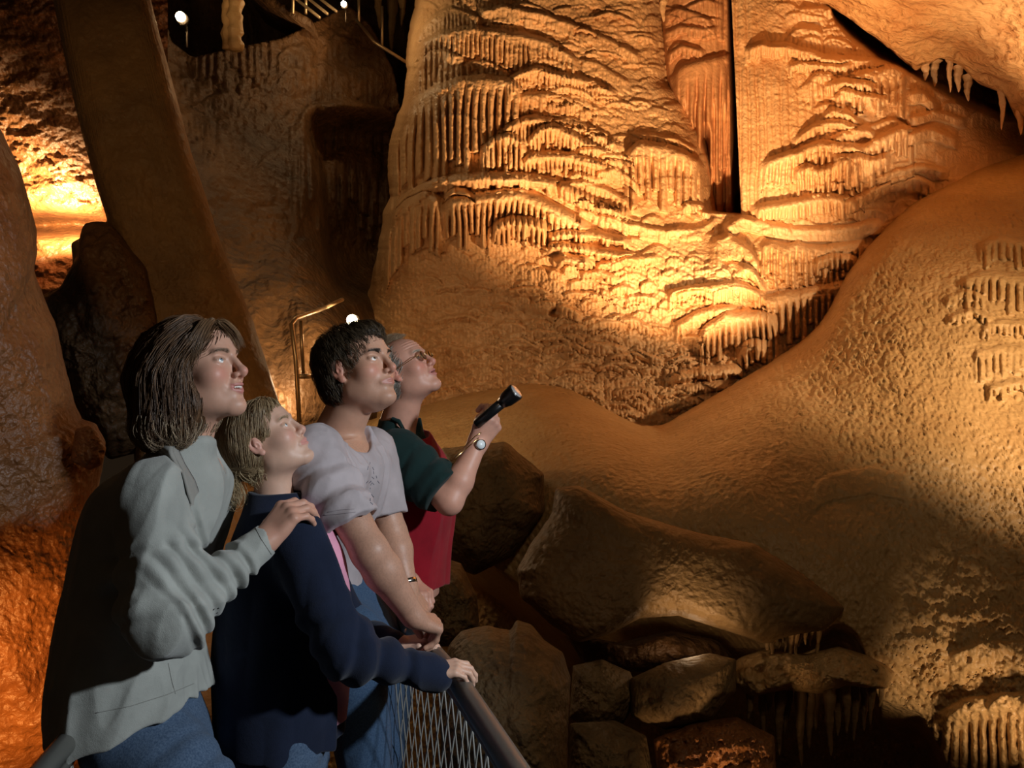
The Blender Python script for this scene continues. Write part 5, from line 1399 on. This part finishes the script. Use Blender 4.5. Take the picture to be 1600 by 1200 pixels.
    J = Fld(); J.u(loft([(P(520, 950, 2.40), .110, .165), (P(508, 900, 2.38), .104, .160), (P(505, 850, 2.34), .112, .165), (P(514, 790, 2.29), .136, .185), (P(524, 728, 2.26), .128, .190), (P(530, 690, 2.27), .088, .13), (P(534, 668, 2.28), .072, .080)], fx))
    seR = P(545, 812, 2.02); J.u(cone(shR, seR, .080, .074), .05); seL = P(598, 800, 2.43); J.u(cone(shL, seL, .078, .068), .05)
    J.s(cone(seR, seR+(Vector(seR)-Vector(shR)).normalized()*.1, .062, .075), .004); J.s(cone(seL, seL+(Vector(seL)-Vector(shL)).normalized()*.1, .058, .07), .004)
    cutd = lambda e, s_: (lambda p, e=A3(e), n=A3((Vector(e)-Vector(s_)).normalized()): np.where(np.linalg.norm(p-e, axis=1) < .13, (.012-((p-e)@n)), 1.0).astype(np.float32))
    J.s(cutd(seR, shR), .004); J.s(cutd(seL, shL), .004)
    J.s(cone(P(548, 672, 2.24), P(560, 640, 2.2), .068, .085), .008)
    J.disp(folds(.013, 6.5, (.12, 0, 1), 41)); J.disp(wrinkles(shR, seR, .008, 3, .3, .9, 28, 1)); J.disp(folds(.006, 14, (.5, 0, 1), 47))
    lo, hi = box_of([P(545, 985, 2.38), shR, shL, seR, seL, nb], .2); mesh_of(J, lo, hi, SHELL_H, 't_shirt', M_TEE, root)
    for Ls in ([(505, 805), (530, 803), (556, 800)], [(512, 800), (530, 797), (554, 795)]): stitched(J, [Ls], 'hem_stitch', M_SEAMT, root, .0007)
    rq = np.random.RandomState(8); L = []     # worn dark print on the chest
    for k in range(16):
        a = (rq.uniform(574, 592), rq.uniform(722, 752)) if k < 10 else (lambda t: (582-8*t+rq.uniform(-3, 3), 752+45*t))(rq.rand())
        L.append([(a[0], a[1]), (a[0]+rq.uniform(-4, 4), a[1]+rq.uniform(2, 6))])
    stitched(J, L, 'shirt_print', M_PRINT, root, .0010, 1.6, 4, .0)
    # metal watch on the far wrist
    g = Geo(); wd_ = (Vector(wrL)-Vector(elL)).normalized(); cw = Vector(wrL)-wd_*.012
    band(g, cw, wd_, .031, .007, 22); w = g.build('wristwatch', M_CHROME, root); w['label'] = 'silver metal bracelet watch'
    legs(root, P(545, 1000, 2.24), P(575, 1240, 2.22), P(555, 1530, 2.24), P(565, 1000, 2.50), P(590, 1172, 2.50), P(570, 1400, 2.50), M_JEANS2, .095, .068, .058, ([(P(550, 1030, 2.38), .125, .16), (P(548, 985, 2.38), .128, .165), (P(528, 940, 2.38), .112, .155), (P(512, 900, 2.38), .095, .15)], fx))
def band(g, c, ax, r, w, n=24, flat=1.0, th=.0022):
    ax = Vector(ax).normalized(); u = ax.orthogonal().normalized(); v = ax.cross(u); V = []
    for k in range(n):
        a = 2*math.pi*k/n; o = u*math.cos(a)+v*math.sin(a)*flat; gap = .0006 if k % 2 else 0
        for (dr, dw) in ((0, -w+gap), (th, -w+gap), (th, w-gap), (0, w-gap)): V.append(c+o*(r+dr)+ax*dw)
    q = [(k*4+j, k*4+(j+1) % 4, ((k+1) % n)*4+(j+1) % 4, ((k+1) % n)*4+j) for k in range(n) for j in range(4)]
    g.add(V, q)
man()

# ================================================================== the older man in the red vest
def elder():
    S = .945; d = 2.75
    root = person('grey-haired man in glasses, red vest and dark polo, raising a black torch', (P(610, 900, 2.85).x, 2.85, 0))
    R = head_frame(18, 32, -3); c = A3(P(632, 580, d)); q = dict(nose=1.12, jaw=.98, open=.6, smile=.4)
    B = Fld().u(local(head_field(q), c, R, S, .165)); nb = P(622, 662, d+.03)
    B.u(cone(c+R@np.array([-.020, 0, -.055])*S, nb, .054, .062), .035)
    shR, shL = P(622, 712, 2.58), P(640, 715, 2.94); elR = P(702, 783, 2.50); wrR = P(746, 694, 2.56); elL = P(600, 850, 2.98); wrL = P(640, 908, 2.62); fx = Vector((.95, -.30, 0))
    tor = [(P(632, 930, 2.82), .11, .15), (P(640, 850, 2.80), .10, .14), (P(638, 780, 2.78), .11, .155), (P(632, 715, 2.77), .095, .16), (P(626, 680, 2.78), .06, .09)]
    B.u(loft(tor, fx), .03)
    for sh, el, wr in ((shR, elR, wrR), (shL, elL, wrL)):
        m2 = Vector(el).lerp(Vector(wr), .35)
        B.u(cone(sh, el, .050, .040), .04); B.u(cone(el, m2, .040, .041), .02); B.u(cone(m2, wr, .041, .0275), .02)
    # fist round the torch
    tb, tf = P(772, 640, 2.50), P(806, 612, 2.47); tdir = (tf-tb).normalized()
    palm = P(764, 662, 2.545); hx = (palm-P(746, 694, 2.56)).normalized()
    HR = axes(P(782, 645, 2.545)-P(750, 690, 2.56), (.75, -.6, .35)); 
    th = [(.012, .018, -.006), (.046, .036, -.012), (.074, .040, -.022), (.098, .030, -.030)]
    B.u(local(hand_field([(48, 70, 45), (52, 72, 45), (56, 72, 45), (60, 72, 45)], th, .03, 1, 1.05), wrR, HR, .96, .2), .02)
    HL = axes((.6, -.5, -.3), (.2, 0, 1)); B.u(local(hand_field([(45, 55, 35)]*4, th, .03, -1, 1.0), wrL, HL, .9, .2), .02)
    lo, hi = box_of([c, nb, shR, shL, elR, wrR, elL, wrL, P(632, 930, 2.82), P(800, 630, 2.5), P(600, 560, d)], .15)
    def cf(V):
        ql = ((V-c)@R)/S
        cc = skin_cols(ql, (.62, .325, .24), (.50, .18, .16), (.42, .34, .27), (.64, .20, .155), q)
        return cc
    # furrows of the brow and the cheek
    B.disp(lambda p: (lambda l: (-.0013*sstep(.035, .05, l[:, 2])*sstep(.085, .07, l[:, 2])*sstep(.05, .07, l[:, 0])*np.sin(l[:, 2]*620)).astype(np.float32))(((p-c)@R)/S))
    mesh_of(B, lo, hi, .0025, 'body', M_SKIN, root, cf)
    eyes(root, c, R, S, 'blue', (1, 0, .25)); brows(root, head_field(q), c, R, S, q, (.35, .29, .22), (.55, .48, .40), 110, .00045, 14)
    E = lambda o, r: local(Fld().u(ell(o, r)), c, R, S, .30)
    Hr = Fld(); Hr.u(E((-.030, 0, .034), (.094, .082, .084))); Hr.u(E((-.045, 0, -.020), (.070, .076, .072)), .03)
    Hr.s(local(Fld().u(ell((.112, 0, .0), (.086, .12, .125))), c, R, S, .4), .012)
    Hr.s(local(Fld().u(ell((.02, 0, .125), (.075, .055, .04))), c, R, S, .4), .012)
    Hr.s(local(Fld().u(ell((.008, -.088, -.024), (.032, .026, .046))), c, R, S, .4), .010)
    lo, hi = box_of([c], .19); V, Q = polygonise(Hr, lo, hi, .0035); rs_ = np.random.RandomState(4)
    G_ = Geo(); G_.add(V, Q); C_ = [np.tile(np.array((.20, .17, .14)), (len(V), 1))]
    crown = c+R@np.array([.03, 0, .13])*S
    def flow(p):
        r = p-crown; r /= np.linalg.norm(r, axis=1, keepdims=True)+1e-6; return (r+np.array([-.4, -.2, -.3])).astype(np.float32)
    sd = surf_seeds(Hr, lo, hi, .006, 6000, rs_)
    v, qq, cc = strands(Hr, sd, flow, 6, .008, .006, .0006, hair_cols((.22, .19, .16), (.55, .52, .47)), rs_, .3, .5); G_.add(v, qq); C_.append(cc)
    sk = Fld().u(E((-.018, 0, .030), (.099, .076, .089)))
    f0 = np.array([c+R@np.array([.065-.10*rs_.rand(), -.05+.1*rs_.rand(), .115])*S for _ in range(800)])     # thin wisps on top
    v, qq, cc = strands(sk, f0, lambda p: (R@np.array([-.9, -.2, .35])*np.ones((len(p), 3))).astype(np.float32), 7, .010, .016, .0004, hair_cols((.30, .20, .12), (.55, .42, .28)), rs_, .5, .5); G_.add(v, qq); C_.append(cc)
    np_mesh('hair', np.concatenate(G_.V), np.concatenate(G_.Q), M_HAIR, root, cols=np.concatenate(C_))
    # spectacles
    gl = empty('spectacles', (0, 0, 0)); gl.parent = root; gl.location = (0, 0, 0)
    W = lambda x, y, z: Vector((np.array([x, y, z])*S)@R.T+c)
    g = Geo()
    for s in (-1, 1):
        ring = [W(.103-.05*abs(math.cos(a)*.02+.031)*.5, s*.034+.0215*math.cos(a), .001+.0175*math.sin(a)) for a in np.linspace(0, 2*math.pi, 33)]
        g.tube(ring, .0011, 6)
        g.tube([W(.100, s*.0555, .004), W(.092, s*.066, .006), W(.040, s*.079, .004), W(-.005, s*.082, .006), W(-.018, s*.080, -.008)], .0012, 6)
        V = [W(.102, s*.034, .001)]+[W(.1015, s*.034+.0208*math.cos(a), .001+.0168*math.sin(a)) for a in np.linspace(0, 2*math.pi, 25)[:-1]]
    g.tube([W(.103, -.013, .004), W(.106, 0, .007), W(.103, .013, .004)], .0011, 6)
    g.build('frame', M_GOLD, gl)
    for s in (-1, 1):
        V = []
        for dx in (0, .0012):
            V += [W(.1012+dx, s*.034+.0208*math.cos(a), .001+.0168*math.sin(a)) for a in np.linspace(0, 2*math.pi, 25)[:-1]]
        V += [W(.1012, s*.034, .001), W(.1024, s*.034, .001)]
        q3 = [(48, (k+1) % 24, k) for k in range(24)]+[(49, 24+k, 24+(k+1) % 24) for k in range(24)]
        q4 = [(k, (k+1) % 24, 24+(k+1) % 24, 24+k) for k in range(24)]
        Geo().add(V, q4, q3).build('lens', M_GLASS, gl)
    # polo shirt, then the vest over it
    J = Fld(); J.u(loft([(P(634, 900, 2.81), .118, .155), (P(640, 830, 2.79), .115, .155), (P(638, 770, 2.78), .120, .170), (P(630, 718, 2.77), .112, .178), (P(624, 685, 2.78), .078, .11), (P(624, 655, 2.78), .066, .072)], fx))
    seR = P(690, 768, 2.51); J.u(cone(shR, seR, .080, .074), .05); seL = P(610, 800, 2.97); J.u(cone(shL, seL, .075, .07), .05)
    cutd = lambda e, s_: (lambda p, e=A3(e), n=A3((Vector(e)-Vector(s_)).normalized()): np.where(np.linalg.norm(p-e, axis=1) < .12, (.004-((p-e)@n)), 1.0).astype(np.float32))
    J.s(cutd(seR, shR), .004); J.s(cutd(seL, shL), .004); J.s(cone(P(636, 655, 2.75), P(645, 630, 2.72), .058, .075), .006)
    J.disp(folds(.010, 8, (.3, 0, 1), 61)); J.disp(wrinkles(shR, seR, .007, 3, .3, .9, 68, 1))
    lo, hi = box_of([P(634, 910, 2.81), shR, shL, seR, seL, nb], .19); mesh_of(J, lo, hi, .0036, 'polo_shirt', M_POLO, root)
    g = Geo(); cA = [P(606, 650, 2.69), P(622, 652, 2.665), P(640, 672, 2.655), P(652, 700, 2.665)]; cB = [P(612, 632, 2.70), P(630, 636, 2.68), P(650, 658, 2.67), P(660, 690, 2.68)]
    cA = [Vector(v) for v in project(J, cA, .003)]; cB = [Vector(v) for v in project(J, cB, .010)]
    V = []
    for k in range(13):
        t = k/12*3; i = min(int(t), 2); f = t-i; a = cA[i].lerp(cA[i+1], f); b = cB[i].lerp(cB[i+1], f)
        V += [a, a.lerp(b, .5)+Vector((0, -.008, 0)), b, b+Vector((.002, .006, 0)), a+Vector((.002, .006, 0))]
    g.add(V, [(i*5+j, i*5+(j+1) % 5, (i+1)*5+(j+1) % 5, (i+1)*5+j) for i in range(12) for j in range(5)]).build('collar', M_POLO, root)
    Vt = Fld(); Vt.u(loft([(P(636, 912, 2.81), .136, .175), (P(640, 860, 2.80), .134, .175), (P(644, 790, 2.78), .136, .180), (P(640, 725, 2.77), .128, .150), (P(632, 690, 2.78), .098, .115), (P(628, 668, 2.78), .080, .085)], fx))
    Vt.s(cone(P(640, 668, 2.77), P(652, 640, 2.74), .070, .09), .006)
    Vt.s(cone(shR+Vector((-.02, -.04, .03)), P(668, 800, 2.48), .105, .10), .01); Vt.s(cone(shL, P(600, 800, 3.0), .10, .09), .01)
    Vt.disp(folds(.008, 8, (.05, 0, 1), 71))
    lo, hi = box_of([P(636, 920, 2.81), P(632, 660, 2.78)], .22); vv = mesh_of(Vt, lo, hi, .0036, 'vest', M_VEST, root)
    stitched(Vt, [[(628, 815), (630, 860), (634, 900)]], 'pocket_seam', M_BLACK, vv, .0009)
    legs(root, P(600, 955, 2.75), P(596, 1135, 2.75), P(590, 1330, 2.78), P(612, 955, 2.97), P(612, 1095, 2.97), P(600, 1290, 2.97), M_JEANS2, .085, .065, .058, ([(P(606, 985, 2.86), .11, .15), (P(612, 940, 2.84), .115, .155), (P(628, 900, 2.82), .11, .145)], fx))
    # watch
    wdv = (Vector(wrR)-Vector(elR)).normalized(); cw = Vector(wrR)-wdv*.004
    g = Geo(); band(g, cw, wdv, .0285, .008, 26); w = g.build('wristwatch', M_CHROME, root); w['label'] = 'steel wristwatch with a pale round dial'
    o_ = Vector((.35, -.9, .1)); o_ = (o_-wdv*o_.dot(wdv)).normalized(); pc = cw+o_*.030
    Geo().tube([pc, pc+o_*.006], .0165, 24).build('watch_case', M_CHROME, w); Geo().tube([pc+o_*.0060, pc+o_*.0068], .0135, 24).build('watch_dial', M_DIAL, w)
    # torch held in the hand
    t = empty('torch', tb); tag(t, 'black metal torch held up in the older man\'s fist', 'torch')
    Geo().tube([tb-tdir*.075, tb-tdir*.073, tb+tdir*.035], [.012, .0155, .0155], 24).build('barrel', M_BLACK, t)
    Geo().tube([tb+tdir*.030, tb+tdir*.052, tb+tdir*.088, tb+tdir*.092], [.0158, .024, .027, .0262], 28).build('torch_head', M_BLACK, t)
    Geo().tube([tb+tdir*.0905, tb+tdir*.0925], .022, 24).build('lens', M_LENS, t)
    Geo().tube([P(752, 676, 2.50), P(742, 682, 2.5), P(726, 698, 2.5), P(710, 716, 2.5), P(712, 715, 2.51), P(732, 698, 2.51), P(748, 684, 2.51)], .0016, 6).build('wrist_strap', M_GOLD, t)
elder()
